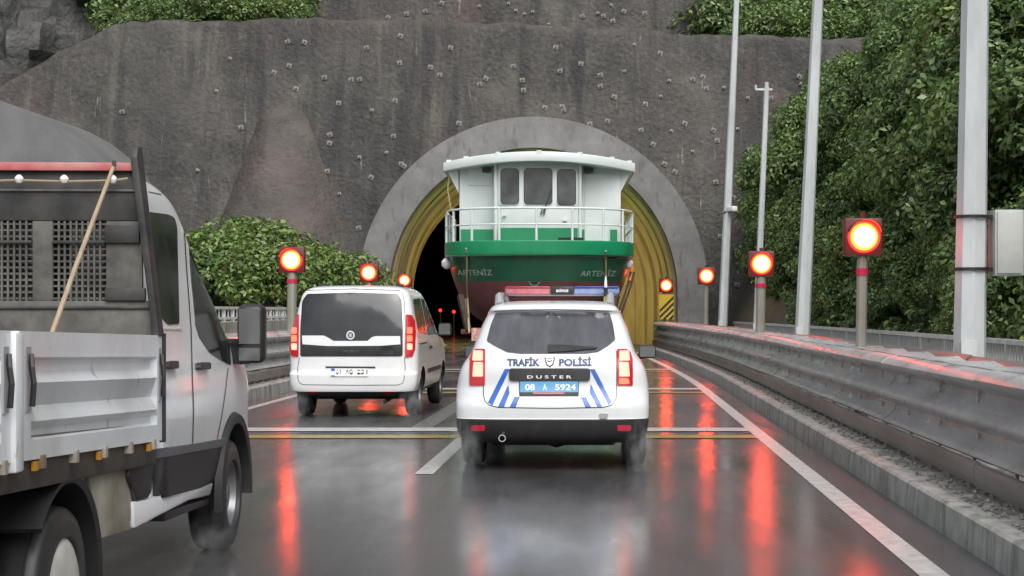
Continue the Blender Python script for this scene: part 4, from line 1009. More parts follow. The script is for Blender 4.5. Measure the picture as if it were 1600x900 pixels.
for sg in (-1, 1):
    pth = [(sg * 0.535, 0.78, 1.55), (sg * 0.545, 0.86, 1.635), (sg * 0.55, 1.0, 1.65), (sg * 0.555, 1.7, 1.655), (sg * 0.555, 2.05, 1.62), (sg * 0.555, 2.15, 1.56)]
    obj('roof_rail', MB().tube(pth, 0.032, 10, True, [0.05, 0.04, 0.03, 0.03, 0.03, 0.04]), M_silver, pc, smooth=True)
obj('washer_nozzle', MB().box((0.0, 0.52, 1.515), (0.02, 0.05, 0.03)), M_black, pc)
# roof light bar: its own thing, bolted on the roof rails
LBY, LBZ = 1.45, 1.702
lb = thing('light_bar', 'red and blue police light bar on the roof of the white police car', 'light bar', MD @ Matrix.Translation((0.06, LBY, LBZ)))
hl, hgt, dp = 0.58, 0.085, 0.27
M_lbr = mat('pink-red light bar lens', (0.62, 0.22, 0.24), (0.52, 0.12, 0.15), rough=0.15, coat=0.6, scale=10)
M_lbb = mat('pale blue light bar lens', (0.30, 0.36, 0.55), (0.2, 0.28, 0.55), rough=0.15, coat=0.6, scale=10)
M_lbrt = mat('red light bar top', (0.42, 0.02, 0.05), rough=0.2); M_lbbt = mat('blue light bar top', (0.02, 0.05, 0.32), rough=0.2)
bobj('lens', MB().box((-0.345, 0, 0), (0.47, dp, hgt)), M_lbr, lb, 0.025, 3)
bobj('lens', MB().box((0.345, 0, 0), (0.47, dp, hgt)), M_lbb, lb, 0.025, 3)
bobj('lens_top', MB().box((-0.345, -0.01, hgt / 2 - 0.012), (0.45, dp + 0.006, 0.02)), M_lbrt, lb, 0.006)
bobj('lens_top', MB().box((0.345, -0.01, hgt / 2 - 0.012), (0.45, dp + 0.006, 0.02)), M_lbbt, lb, 0.006)
bobj('centre_box', MB().box((0, 0, 0), (0.235, dp + 0.016, hgt * 0.96)), M_black, lb, 0.01)
bobj('base_tray', MB().box((0, 0, -hgt / 2 - 0.004), (1.10, dp * 0.8, 0.018)), M_silver, lb, 0.006)
v, f = text_geo('asimot', 0.02); obj('lettering', MB().add([(-0.062 + a * 0.125, -dp / 2 - 0.0105, -0.017 + b * 0.034) for a, b in v], f), M_lett, lb, fixn=False)
for sg in (-1, 1): obj('foot', MB().bar((sg * 0.49, 0, -hgt / 2), (sg * 0.53, 0, -0.075), 0.06, 0.10, (0, 1, 0)), M_black, lb)
an = thing('radio_antenna', 'short whip antenna standing on the roof rail of the police car', 'antenna', MD @ Matrix.Translation((0.50, 1.2, 1.655)))
obj('mount', MB().cyl((0, 0, 0.03), (0, 0, 1), 0.022, 0.09, 10), M_black, an)
obj('whip', MB().tube([(0, 0, 0.06), (0, 0, 0.14), (0, 0, 0.19)], 0.012, 8, True, [0.017, 0.013, 0.005]), M_lett, an)

# ------------------------------------------------------------------ white van-like car (left lane)
MV = Matrix.Translation((-3.555, 21.4, 0))
vn = thing('van', 'white passenger van with dark tailgate glass, ahead of the flatbed truck', 'van', MV)
keys = [
 (0.30, 0.14, 4.2, 0.78, 0.25, 4, 0.6, 3), (0.36, 0.05, 4.3, 0.845, 0.25, 4, 0.6, 3), (0.366, 0.015, 4.3, 0.86, 0.25, 4, 0.6, 3), (0.48, 0.0, 4.34, 0.895, 0.26, 4, 0.6, 3), (0.60, 0.0, 4.34, 0.905, 0.28, 4, 0.6, 3), (0.645, 0.045, 4.34, 0.905, 0.28, 4, 0.6, 3),
 (0.80, 0.055, 4.28, 0.905, 0.28, 4, 0.6, 3), (0.98, 0.06, 4.1, 0.905, 0.28, 4, 0.6, 3), (1.06, 0.065, 3.8, 0.897, 0.28, 4, 0.6, 3), (1.10, 0.07, 3.35, 0.89, 0.28, 4, 0.5, 3), (1.20, 0.08, 3.15, 0.875, 0.28, 4, 0.5, 3), (1.45, 0.13, 2.75, 0.825, 0.28, 4, 0.5, 3), (1.65, 0.195, 2.4, 0.785, 0.28, 4, 0.5, 3),
 (1.74, 0.235, 2.2, 0.755, 0.28, 4, 0.5, 3), (1.80, 0.28, 2.0, 0.70, 0.28, 3.4, 0.5, 3), (1.835, 0.36, 1.9, 0.61, 0.28, 3, 0.5, 3), (1.855, 0.55, 1.7, 0.45, 0.28, 2.5, 0.4, 2.5), (1.862, 0.8, 1.4, 0.2, 0.2, 2, 0.2, 2)]
raw = slice_body(keys).mesh('body', True, 60); V = Body(raw, MV); vx = V.pix()
cut = cut_arches(raw, [(sx * 0.9, yy, 0.33, 0.37, 0.52) for sx in (-1, 1) for yy in (0.78, 3.53)])
vb = obj('body', split_faces(cut, 'body', lambda p: p.center.z > 0.362), [M_white2, M_dark], vn)
obj('lower_bumper', split_faces(cut, 'lower_bumper', lambda p: p.center.z <= 0.362), [M_black, M_dark], vn)
Z3 = lambda x, y: (430 + x / 3.0, 380 + y / 3.0)
Z5 = lambda x, y: (460 + x / 7.5, 500 + y / 7.5)
def vde(name, pts, m, off=0.004, step=6, par=vn, r=0, mp=vx): return decal(name, V, mp, roundpoly(pts, r) if r else pts, m, par, off, step, 0.006)
vg = vde('rear_window', [Z3(*p) for p in ((150, 238), (360, 232), (575, 238), (592, 268), (598, 400), (597, 531), (118, 531), (118, 400), (128, 270))], M_glass, 0.006, r=4)
vde('tailgate_garnish', [Z5(*p) for p in ((95, 183), (345, 183), (390, 203), (460, 247), (860, 247), (905, 205), (950, 190), (1238, 190), (1243, 285), (1000, 303), (400, 306), (100, 285))], M_white2, 0.016, par=vg)
ce = Z5(660, 180)
eb = vde('emblem', [(ce[0] + 6.6 * math.cos(a), ce[1] + 6.9 * math.sin(a)) for a in np.linspace(0, 2 * math.pi, 25)[:-1]], M_chrome, 0.024)
vde('emblem_field', [(ce[0] + 4.6 * math.cos(a), ce[1] + 4.9 * math.sin(a)) for a in np.linspace(0, 2 * math.pi, 25)[:-1]], M_glassg, 0.028, par=eb)
for k in (-1.6, 0, 1.6): vde('emblem_bar', rect(ce[0] + k - 0.45, ce[1] - 2.6, ce[0] + k + 0.45, ce[1] + 2.6), M_chrome, 0.031, par=eb)
text_decal('lettering', V, vx, 'DOBLO', Z5(560, 0)[0], Z5(760, 0)[0], Z5(0, 380)[1], Z5(0, 348)[1], M_glassg, vg, 0.011, 0.015)
for L in (0, 1):
    pts = ((609, 335), (638, 338), (650, 365), (656, 420), (654, 495), (643, 530), (608, 537)) if L else ((113, 333), (84, 338), (76, 365), (70, 420), (70, 495), (80, 528), (110, 534))
    tl = vde('tail_lamp', [Z3(*p) for p in pts], M_redl, 0.016, 5, r=2)
    cx = 628 if L else 92
    for y0, y1, m in ((395, 425, M_brake2), (432, 462, M_brake2), (470, 500, M_brake)): vde('lit_cell', [Z3(cx - 11, y0), Z3(cx + 12, y0), Z3(cx + 12, y1), Z3(cx - 11, y1)], m, 0.02, par=tl, r=2)
vde('handle_recess', [Z5(*p) for p in ((365, 543), (950, 546), (945, 566), (370, 562))], M_black, 0.006)
pl = vde('number_plate', [Z5(*p) for p in ((430, 566), (868, 568), (866, 660), (430, 658))], M_pwhite, 0.014)
vde('plate_band', [Z5(*p) for p in ((432, 568), (476, 568), (476, 657), (432, 657))], M_blue, 0.017, par=pl)
for s, a, b in (('61', 488, 545), ('AG', 600, 685), ('231', 735, 858)): text_decal('plate_number', V, vx, s, Z5(a, 0)[0], Z5(b, 0)[0], Z5(0, 640)[1], Z5(0, 582)[1], M_ink, pl, 0.018, 0.012)
line_decal('tailgate_gap', V, vx, [Z5(*p) for p in ((58, 440), (40, 560), (42, 690), (62, 740), (110, 758), (660, 764), (1210, 762), (1265, 742), (1285, 695), (1298, 560), (1290, 440))], 0.9, M_gap, vn)
line_decal('tailgate_gap', V, vx, [Z3(*p) for p in ((104, 330), (110, 270), (126, 232), (150, 222), (360, 215), (580, 222), (598, 240), (606, 280), (606, 330))], 0.8, M_gap, vn)
for a, b in ((150, 270), (1040, 1168)): vde('reflector', [Z5(a, 838), Z5(b, 838), Z5(b, 858), Z5(a, 858)], M_refl, 0.008)
for sg in (-1, 1):
    sd = V.side(sg)
    vde('side_window', [(0.42, 1.20), (0.50, 1.62), (0.62, 1.66), (1.45, 1.68), (1.45, 1.13)], M_glass, 0.004, 0.2, mp=sd, r=0.05)
    vde('side_window', [(1.53, 1.13), (1.53, 1.68), (2.2, 1.65), (2.5, 1.5), (3.0, 1.13)], M_glass, 0.004, 0.2, mp=sd, r=0.05)
    vde('side_moulding', [(1.35, 0.58), (1.35, 0.64), (3.1, 0.64), (3.1, 0.58)], M_black, 0.012, 0.3, mp=sd)
    vde('fuel_flap' if sg > 0 else 'door_rail', [(0.35, 1.02), (0.35, 1.035), (1.3, 1.035), (1.3, 1.02)], M_black, 0.006, 0.3, mp=sd)
    for x in (1.45, 2.5): line_decal('door_gap', V, sd, [(x, 0.42), (x, 1.12)], 0.008, M_gap, vn, step=0.1)
    vde('door_handle', [(1.55, 0.93), (1.55, 0.97), (1.75, 0.97), (1.75, 0.93)], M_black, 0.025, 0.3, mp=sd)
    mirror_arm(vn, (sg * 0.995, 2.92, 1.20), (0.21, 0.14, 0.20), M_black, M_mirr, sg)
vde('windscreen', [(-0.74, 1.14), (-0.62, 1.72), (0, 1.76), (0.62, 1.72), (0.74, 1.14), (0, 1.12)], M_glass, 0.004, 0.2, mp=V.front(), r=0.05)
for sx in (-0.765, 0.765):
    for yy in (0.78, 3.53): wheel(vn, sx, yy, 0.325, 0.20, 1 if sx > 0 else -1)
bobj('underbody', MB().box((0, 2.1, 0.32), (1.2, 3.5, 0.14)), M_dark, vn, 0.04)
obj('rear_axle', MB().tube([(-0.66, 0.78, 0.27), (0.66, 0.78, 0.27)], 0.05, 8), M_dark, vn)
obj('exhaust_pipe', MB().tube([(0.45, 0.12, 0.22), (0.42, 1.2, 0.25)], 0.03, 10), M_dark, vn)
for sg in (-1, 1): obj('roof_bar_foot', MB().box((sg * 0.56, 0.85, 1.85), (0.10, 0.16, 0.07)), M_black, vn)
obj('brake_light', MB().box((0, 0.305, 1.80), (0.10, 0.03, 0.02)), M_refl, vn)

# ------------------------------------------------------------------ flatbed truck on the left
ta = 0.041; fw = Vector((-math.sin(ta), math.cos(ta), 0)); rt = Vector((math.cos(ta), math.sin(ta), 0))
O_ = Vector((-2.355, 9.68, 0)) - rt * 1.03
MT = Matrix.Translation(O_) @ Matrix.Rotation(ta, 4, 'Z')
tk = thing('flatbed_truck', 'white crew-cab dropside truck with a tall black headboard', 'truck', MT)
TI = MT.inverted(); oT = TI @ CAM
def TS(px, py, x=1.03):                                       # pixel -> (y, z) on the truck's side plane
    d = TI.to_3x3() @ pdir(px, py); k = (x - oT.x) / d.x; q = oT + d * k; return q.y, q.z
keys = [
 (0.40, -1.74, 0.85, 0.93, 0.03, 6, 0.7, 3), (0.48, -1.77, 0.98, 1.00, 0.03, 6, 0.7, 3), (0.7, -1.79, 1.05, 1.028, 0.03, 6, 0.75, 3), (0.95, -1.80, 1.05, 1.035, 0.03, 6, 0.75, 3), (1.1, -1.80, 0.98, 1.03, 0.03, 6, 0.75, 3), (1.2, -1.80, 0.80, 1.02, 0.03, 6, 0.75, 3), (1.27, -1.80, 0.50, 1.01, 0.03, 6, 0.6, 3),
 (1.33, -1.80, 0.28, 1.00, 0.03, 6, 0.5, 3), (1.5, -1.80, 0.10, 0.975, 0.03, 6, 0.45, 3), (1.75, -1.79, -0.22, 0.93, 0.03, 6, 0.45, 3), (1.98, -1.78, -0.46, 0.905, 0.03, 6, 0.45, 3), (2.11, -1.77, -0.64, 0.88, 0.05, 5, 0.45, 3), (2.19, -1.74, -0.84, 0.83, 0.08, 4, 0.45, 3), (2.235, -1.70, -1.0, 0.74, 0.1, 3, 0.4, 3), (2.258, -1.62, -1.15, 0.5, 0.1, 3, 0.2, 3), (2.265, -1.6, -1.3, 0.2, 0.1, 2, 0.1, 2)]
raw = slice_body(keys, 5, 13, 16).mesh('cab', True, 60); T = Body(raw, MT); tx = T.pix()
cut = cut_arches(raw, [(sx * 0.95, 0, 0.36, 0.43, 0.62) for sx in (-1, 1)])
finish_smooth(cut, 40); cab = obj('cab', cut, [M_white3, M_dark], tk)
def tde(name, pts, m, off=0.004, step=8, par=tk, r=0, mp=tx): return decal(name, T, mp, roundpoly(pts, r) if r else pts, m, par, off, step, 0.006)
def sdec(name, pts, m, off=0.004, par=tk, r=0, sgs=(1, -1)):
    for sg in sgs: o = decal(name, T, T.side(sg), roundpoly(pts, r) if r else pts, m, par, off, 0.18, 0.006)
    return o
U = lambda *pp: [TS(a, b) for a, b in pp]
# glass, doors and trim from the picture, laid on both sides of the cab
tde('side_window', [(230, 331), (262, 335), (272, 340), (276, 355), (279.5, 506), (262, 508), (249, 493), (238, 470), (232, 420)], M_glass, 0.004, r=4)
tde('side_window', [(292, 352), (300, 357), (312, 380), (326, 416), (339, 456), (350, 495), (358, 530), (360, 571), (345, 563), (327, 551), (311, 527), (305, 508), (298, 440)], M_glass, 0.004, r=3)
sdec('side_window', [(-1.75, 1.40), (-1.75, 1.92), (-1.1, 1.95), (-1.06, 1.42)], M_glass, sgs=(-1,), r=0.06)
sdec('side_window', [(-0.92, 1.30), (-0.95, 1.92), (-0.75, 1.85), (-0.1, 1.3)], M_glass, sgs=(-1,), r=0.06)
tde('window_surround', [(245, 512), (283, 512), (283, 515), (247, 515)], M_white3, 0.006)
line_decal('door_gap', T, tx, [(285, 318), (291, 420), (298, 512), (300, 590), (302, 640), (300, 705)], 1.3, M_gap, tk)
line_decal('door_gap', T, tx, [(300, 322), (313, 352), (330, 400), (352, 480), (362, 545)], 1.2, M_gap, tk)
line_decal('roof_seam', T, tx, [(231, 300), (262, 306), (284, 318), (302, 342), (316, 372)], 1.1, M_gap, tk)
line_decal('door_gap', T, tx, [(356, 575), (352, 610), (346, 650), (338, 690)], 1.0, M_gap, tk)
for a, b in (((257, 565), (271, 577)), ((305, 567), (322, 578))):
    hd = tde('door_handle', rect(*a, *b), M_black, 0.03, r=3)
tde('sill_cladding', [(238, 716), (262, 712), (352, 694), (353, 715), (348, 753), (300, 764), (240, 781)], M_black, 0.014, r=2)
tde('sill_ridge', [(236, 702), (300, 693), (352, 684), (352, 696), (300, 705), (236, 717)], mat('grey moulding', (0.12, 0.12, 0.125), rough=0.4), 0.02)
sdec('sill_cladding', [(-1.95, 0.55), (-1.95, 0.82), (-0.5, 0.82), (-0.5, 0.55)], M_black, 0.012, sgs=(-1,))
for sg in (-1, 1):
    # flared arch moulding
    mb = MB(); vs = []; fs = []; n = 26
    for i in range(n + 1):
        a = rad(-8) + rad(196) * i / n
        for rr, xo in ((0.425, 0.98), (0.43, 1.055), (0.485, 1.06), (0.51, 1.02)): vs.append((sg * xo, rr * math.cos(a), 0.36 + rr * math.sin(a)))
    for i in range(n):
        for k in range(3): fs.append((i * 4 + k, i * 4 + k + 1, i * 4 + k + 5, i * 4 + k + 4))
    obj('arch_moulding', mb.add(vs, fs), M_black, tk, smooth=True)
    wheel(tk, sg * 0.92, 0.0, 0.345, 0.225, sg)
    wheel(tk, sg * 0.91, -3.33, 0.345, 0.20, sg, M_hub, 0.64, True)
    wheel(tk, sg * 0.66, -3.33, 0.345, 0.20, sg)
    hm = bobj('mirror', MB().box((sg * 1.145, 0.02, 1.355), (0.175, 0.14, 0.375)), M_black, tk, 0.05, 4)
    obj('mirror_glass', MB().box((sg * 1.142, -0.053, 1.40), (0.13, 0.004, 0.22)), M_mirr, hm)
    obj('mirror_glass', MB().box((sg * 1.142, -0.053, 1.225), (0.13, 0.004, 0.08)), M_mirr, hm)
    obj('mirror_stalk', MB().bar((sg * 0.94, 0.12, 1.24), (sg * 1.10, 0.04, 1.24), 0.09, 0.16), M_black, tk)
dec_f = T.front(); M_hbk = mat('grimy cab back', (0.05, 0.05, 0.048), (0.12, 0.115, 0.105), rough=0.6, scale=5)
tde('windscreen', [(-0.86, 1.36), (-0.72, 2.04), (0, 2.1), (0.72, 2.04), (0.86, 1.36), (0, 1.33)], M_glass, 0.004, 0.2, mp=dec_f, r=0.06)
tde('rear_window', [(-0.82, 1.30), (-0.80, 2.0), (0.80, 2.0), (0.82, 1.30)], M_glass, 0.004, 0.3, mp=T.rear(), r=0.05)
tde('bulkhead', [(-0.97, 0.75), (-0.97, 1.26), (0.97, 1.26), (0.97, 0.75)], M_hbk, 0.004, 0.3, mp=T.rear(), r=0.03)
tde('grille', [(-0.6, 0.7), (-0.6, 1.02), (0.6, 1.02), (0.6, 0.7)], M_black, 0.006, 0.2, mp=dec_f, r=0.05)
for sg in (-1, 1): tde('headlamp', [(sg * 0.64, 0.86), (sg * 0.64, 1.06), (sg * 0.9, 1.14), (sg * 0.93, 0.92)], M_chrome, 0.006, 0.15, mp=dec_f, r=0.04)
# white sill box and dirty skirt behind the cab
M_dirt = mat('dirty cream skirt', (0.42, 0.40, 0.34), (0.22, 0.19, 0.13), rough=0.6, scale=3)
overlay(M_dirt, (0.16, 0.09, 0.04), 3.0, 0.56, 0.7, (1, 1, 0.5), 0.8)
def slab(name, pix, x0, x1, m, bev=0.01):
    for sg in (1, -1):
        o = bobj(name, MB().prism([(sg * x0, y, z) for y, z in U(*pix)], (sg * (x1 - x0), 0, 0)), m, tk, bev)
    return o
slab('sill_box', [(214, 784), (300, 766), (338, 754), (333, 774), (300, 782), (216, 826)], 0.85, 1.015, M_white3, 0.012)
slab('side_skirt', [(150, 735), (205, 722), (216, 780), (214, 828), (168, 842)], 0.97, 1.0, M_dirt, 0.006)
slab('step', [(265, 800), (335, 778), (335, 788), (290, 806), (268, 815)], 0.6, 1.0, M_black, 0.01)
slab('filler_bracket', [(207, 722), (246, 712), (240, 770), (236, 778), (219, 782), (205, 745)], 0.9, 1.02, M_black, 0.01)
# chassis
for sg in (-1, 1): bobj('chassis_rail', MB().box((sg * 0.42, -3.4, 0.62), (0.08, 3.6, 0.18)), M_dark, tk, 0.01)
obj('rear_axle', MB().tube([(-0.85, -3.33, 0.345), (-0.2, -3.33, 0.345), (0.2, -3.33, 0.345), (0.85, -3.33, 0.345)], 0.07, 10, True, [0.06, 0.09, 0.09, 0.06]), M_dark, tk)
# bed
yF, zTF = TS(253, 524, 1.06); yR, zTR = TS(27, 517, 1.06); _, zBF = TS(253, 688, 1.06); _, zBR = TS(27, 722, 1.06)
zt_ = lambda y: zTF + (zTR - zTF) * (y - yF) / (yR - yF); zb_ = lambda y: zBF + (zBR - zBF) * (y - yF) / (yR - yF)
M_bed = mat('white dropside paint', (0.74, 0.77, 0.79), (0.64, 0.67, 0.68), rough=0.35, coat=0.2, scale=1.8, stretch=(1, 1, 2))
overlay(M_bed, (0.40, 0.38, 0.35), 1.5, 0.50, 0.75, (1, 1, 0.6), 0.6)
overlay(M_bed, (0.22, 0.16, 0.10), 7.0, 0.64, 0.72, (1, 1.2, 0.4), 0.8)
M_bedf = mat('dirty bed floor', (0.08, 0.075, 0.065), (0.16, 0.15, 0.13), rough=0.7, scale=4)
y_end = -5.6
bobj('bed_floor', MB().prism([(-1.04, yF - 0.02, zb_(yF) + 0.02), (-1.04, y_end, zb_(y_end) + 0.02), (-1.04, y_end, zb_(y_end) + 0.09), (-1.04, yF - 0.02, zb_(yF) + 0.09)], (2.08, 0, 0)), M_bedf, tk, 0.005)
M_amb = mat('amber marker', (0.45, 0.20, 0.02), rough=0.3)
M_sub = mat('greasy subframe', (0.03, 0.028, 0.025), (0.08, 0.07, 0.055), rough=0.6, scale=5)
for sg in (-1, 1):
    bobj('side_rail', MB().prism([(sg * 0.92, yF - 0.02, zb_(yF) - 0.115), (sg * 0.92, y_end, zb_(y_end) - 0.115), (sg * 0.92, y_end, zb_(y_end) + 0.0), (sg * 0.92, yF - 0.02, zb_(yF) + 0.0)], (sg * 0.12, 0, 0)), M_sub, tk, 0.008)
    for k in range(7):
        y = yF - 0.18 - 0.42 * k
        obj('hinge', MB().box((sg * 1.055, y, zb_(y) - 0.012), (0.035, 0.035, 0.05)), M_dirt, tk)
        if sg > 0 and k % 2 == 0: obj('marker_lamp', MB().box((1.058, y - 0.07, zb_(y) - 0.022), (0.02, 0.028, 0.035)), M_amb, tk)
def dropside(sg, y0, y1):
    xo = sg * 1.06; t = obj('dropside', MB(), M_bed, tk) if False else None
    prof = [(0.0, 0.0), (0.0, 0.155), (-0.02, 0.175), (-0.02, 0.24), (0.004, 0.30), (-0.018, 0.42), (0.004, 0.60), (-0.02, 0.68), (-0.02, 0.775), (0.0, 0.80), (0.0, 1.0)]
    rows = []
    n0, n1 = y0, y1
    def xz(y, p, k): zz = zb_(y) + (zt_(y) - zb_(y)) * p[1]; return (xo + sg * p[0] * k, y, zz)
    stat = [(y0, 0), (y0 - 0.10, 0), (y0 - 0.13, 1.4), (y1 + 0.17, 1.4), (y1 + 0.13, 0), (y1, 0)]
    rows = [[xz(y, p, k) for p in prof] for y, k in stat]
    mb = MB().grid(rows)
    back = [[(xo - sg * 0.035, y, zb_(y) + (zt_(y) - zb_(y)) * p[1]) for p in prof] for y, k in stat]
    mb.grid(back)
    nn = len(stat); m_ = len(prof); o2 = nn * m_
    fs = [(i * m_ + m_ - 1, (i + 1) * m_ + m_ - 1, o2 + (i + 1) * m_ + m_ - 1, o2 + i * m_ + m_ - 1) for i in range(nn - 1)] + [(i * m_, (i + 1) * m_, o2 + (i + 1) * m_, o2 + i * m_) for i in range(nn - 1)]
    fs += [(j, j + 1, o2 + j + 1, o2 + j) for j in range(m_ - 1)] + [((nn - 1) * m_ + j, (nn - 1) * m_ + j + 1, o2 + (nn - 1) * m_ + j + 1, o2 + (nn - 1) * m_ + j) for j in range(m_ - 1)]
    mb.f += fs; mb.m += [0] * len(fs)
    d = obj('dropside', mb, M_bed, tk)
    for y in (y0 - 0.06, y1 + 0.09):
        H = zt_(y) - zb_(y); z0 = zb_(y)
        obj('latch_recess', MB().box((xo + sg * 0.002, y, z0 + H * 0.63), (0.008, 0.055, H * 0.5)), M_silver, d)
        obj('latch_handle', MB().tube([(xo + sg * 0.01, y + 0.01, z0 + H * 0.82), (xo + sg * 0.02, y - 0.01, z0 + H * 0.72), (xo + sg * 0.028, y - 0.012, z0 + H * 0.6), (xo + sg * 0.02, y - 0.005, z0 + H * 0.42)], 0.011, 6), M_black, d)
    return d
for sg in (-1, 1):
    dropside(sg, yF, TS(30, 517, 1.06)[0]); ym = TS(30, 517, 1.06)[0]
    dropside(sg, ym - 0.09, y_end)
    bobj('stanchion', MB().box((sg * 1.045, ym - 0.045, (zb_(ym) + zt_(ym)) / 2 - 0.02), (0.07, 0.086, zt_(ym) - zb_(ym) + 0.03)), M_bed, tk, 0.01)
    obj('corner_strip', MB().box((sg * 1.062, yF + 0.008, (zb_(yF) + zt_(yF)) / 2), (0.03, 0.016, zt_(yF) - zb_(yF) + 0.02)), M_black, tk)
bobj('tailgate', MB().box((0, y_end - 0.03, (zb_(y_end) + zt_(y_end)) / 2), (2.1, 0.04, zt_(y_end) - zb_(y_end))), M_bed, tk, 0.01)
# mudguards
for sg in (-1, 1):
    mb = MB(); vs = []; fs = []; n = 20
    for i in range(n + 1):
        a = rad(-20) + rad(160) * i / n
        for rr, xo in ((0.44, 0.50), (0.44, 1.02), (0.47, 1.03), (0.47, 0.50)): vs.append((sg * xo, -3.33 + rr * math.cos(a), 0.345 + rr * math.sin(a)))
    for i in range(n):
        for k in range(4): fs.append((i * 4 + k, i * 4 + (k + 1) % 4, i * 4 + 4 + (k + 1) % 4, i * 4 + 4 + k))
    fs += [(0, 1, 2, 3), (n * 4, n * 4 + 1, n * 4 + 2, n * 4 + 3)]
    obj('mudguard', mb.add(vs, fs), M_black, tk, smooth=True)
# headboard behind the cab
yH = yF - 0.03; z0 = zt_(yF) - 0.45
Rh = F / (MT @ Vector((1.0, yH, 1.5))).y
zp = lambda py: CH + (VY - py) / Rh
def HX(px, z=1.5):                                            # pixel -> local x on the headboard plane
    d = TI.to_3x3() @ pdir(px, VY); k = (yH - oT.y) / d.y; return (oT + d * k).x
M_hb = mat('grimy black headboard', (0.020, 0.020, 0.021), (0.06, 0.058, 0.054), rough=0.55, scale=6)
overlay(M_hb, (0.20, 0.19, 0.17), 4.0, 0.62, 0.75, (1.5, 1, 0.5), 0.6)
M_hb2 = mat('mud-splashed steel', (0.075, 0.072, 0.065), (0.15, 0.145, 0.13), rough=0.7, scale=7)
M_pink = mat('faded red bar', (0.42, 0.10, 0.10), (0.48, 0.22, 0.21), rough=0.5, scale=6)
xr0, xr1 = HX(242), HX(207)
for sg in (1, -1):
    bobj('headboard_post', MB().prism([(sg * xr0, yH + 0.05, zp(525)), (sg * xr0, yH - 0.05, zp(525)), (sg * xr1, yH - 0.05, zp(246)), (sg * xr1, yH - 0.02, zp(231)), (sg * xr1, yH + 0.05, zp(228))], (sg * 0.035, 0, 0)), M_hb, tk, 0.006)
def hbar(name, py0, py1, m, yo=0.0, th=0.03, x0=None, x1=None, bev=0.005):
    za, zb2 = zp(py1), zp(py0); f_ = lambda py: xr0 + (xr1 - xr0) * (525 - py) / (525 - 246)
    xa = f_(py0) if x1 is None else x1; xb = f_(py1) if x1 is None else x1
    xa0 = -xa if x0 is None else x0; xb0 = -xb if x0 is None else x0
    return bobj(name, MB().prism([(xb0, yH + yo, za), (xb, yH + yo, za), (xa, yH + yo, zb2), (xa0, yH + yo, zb2)], (0, th, 0)), m, tk, bev)
hbar('top_bar', 255, 268, M_pink, -0.035, 0.05)
hbar('upper_panel', 268, 345, M_hb, 0.0)
hbar('panel_ridge', 296, 300, M_hb2, -0.015, 0.02)
hbar('lower_panel', 470, 530, M_hb2, 0.0, 0.03)
hbar('bottom_ridge', 478, 483, M_hb, -0.012, 0.02)
wins = [(82, 165), (-75, 50)]
hbar('side_panel', 345, 470, M_hb2, 0.004, 0.026, HX(165), HX(222))
hbar('middle_panel', 345, 470, M_hb2, 0.004, 0.026, HX(50), HX(82))
hbar('panel_rib', 352, 380, M_hb, -0.02, 0.03, HX(165), HX(219))
hbar('panel_rib', 450, 470, M_hb, -0.02, 0.03, HX(165), HX(228))
hbar('side_panel', 345, 470, M_hb2, 0.004, 0.026, -0.95, HX(-75))
for a, b in wins:
    xa, xb = HX(a), HX(b)
    for k in range(1, 9):
        x = xa + (xb - xa) * k / 9 if b > 60 else xa + (xb - xa) * k / 13
        obj('mesh_bar', MB().bar((x, yH + 0.01, zp(470)), (x, yH + 0.01, zp(345)), 0.010, 0.010), M_hb2, tk)
    if b <= 60:
        for k in range(9, 13): x = xa + (xb - xa) * k / 13; obj('mesh_bar', MB().bar((x, yH + 0.01, zp(470)), (x, yH + 0.01, zp(345)), 0.010, 0.010), M_hb2, tk)
    for k in range(0, 13):
        py = 350 + k * 9.7; obj('mesh_bar', MB().bar((xa, yH + 0.02, zp(py)), (xb, yH + 0.02, zp(py)), 0.010, 0.010), M_hb2, tk)
    hbar('mesh_crossbar', 376, 381, M_hb, -0.012, 0.03, xa, xb, 0.003)
# string of white lamps under the top bar, and a stick
st = thing('string_of_bulbs', 'cord with small round white bulbs strung across the headboard', 'string lights', MT @ Matrix.Translation((0, yH - 0.06, zp(284))))
xs_ = [HX(p) for p in (182, 107, 37, -33, -103)]
obj('cord', MB().tube([(HX(203), 0.02, 0.012)] + [(x, 0, 0.0 - 0.006 * (i % 2)) for i, x in enumerate(xs_)] + [(HX(-160), 0, 0)], 0.007, 6), mat('tan cord', (0.30, 0.24, 0.15), rough=0.8), st)
for x in xs_:
    obj('bulb', MB().lathe([(-0.022, 0.001), (-0.018, 0.013), (-0.008, 0.020), (0.004, 0.022), (0.014, 0.017), (0.022, 0.008), (0.024, 0.001)], (x, -0.008, 0.004), (0, 0, 1), 14), M_lett, st, smooth=True)
a = Vector((HX(184), yH - 0.075, zp(262))); b = Vector((HX(110), yH - 0.35, zp(521) + 0.0))
sk = thing('wooden_stick', 'thin pale wooden stick leaning against the truck headboard', 'stick', MT @ Matrix.Translation(b))
obj('stick', MB().tube([(0, 0, -0.05), (a - b) * 0.4 + Vector((0.006, 0, 0)), (a - b)], 0.012, 8, True, [0.013, 0.012, 0.010]), mat('pale wood', (0.46, 0.36, 0.25), (0.34, 0.26, 0.18), rough=0.7, scale=9, stretch=(4, 4, 1)), sk, smooth=True)
obj('tip', MB().cyl(a - b + Vector((0.002, 0, 0.012)), (0, 0, 1), 0.011, 0.03, 8), M_bark, sk)
# rear bumper bar with rusty lamp at the lower left
bobj('under_run_bar', MB().box((0.55, -4.25, 0.42), (0.9, 0.10, 0.10)), M_dirt, tk, 0.01)

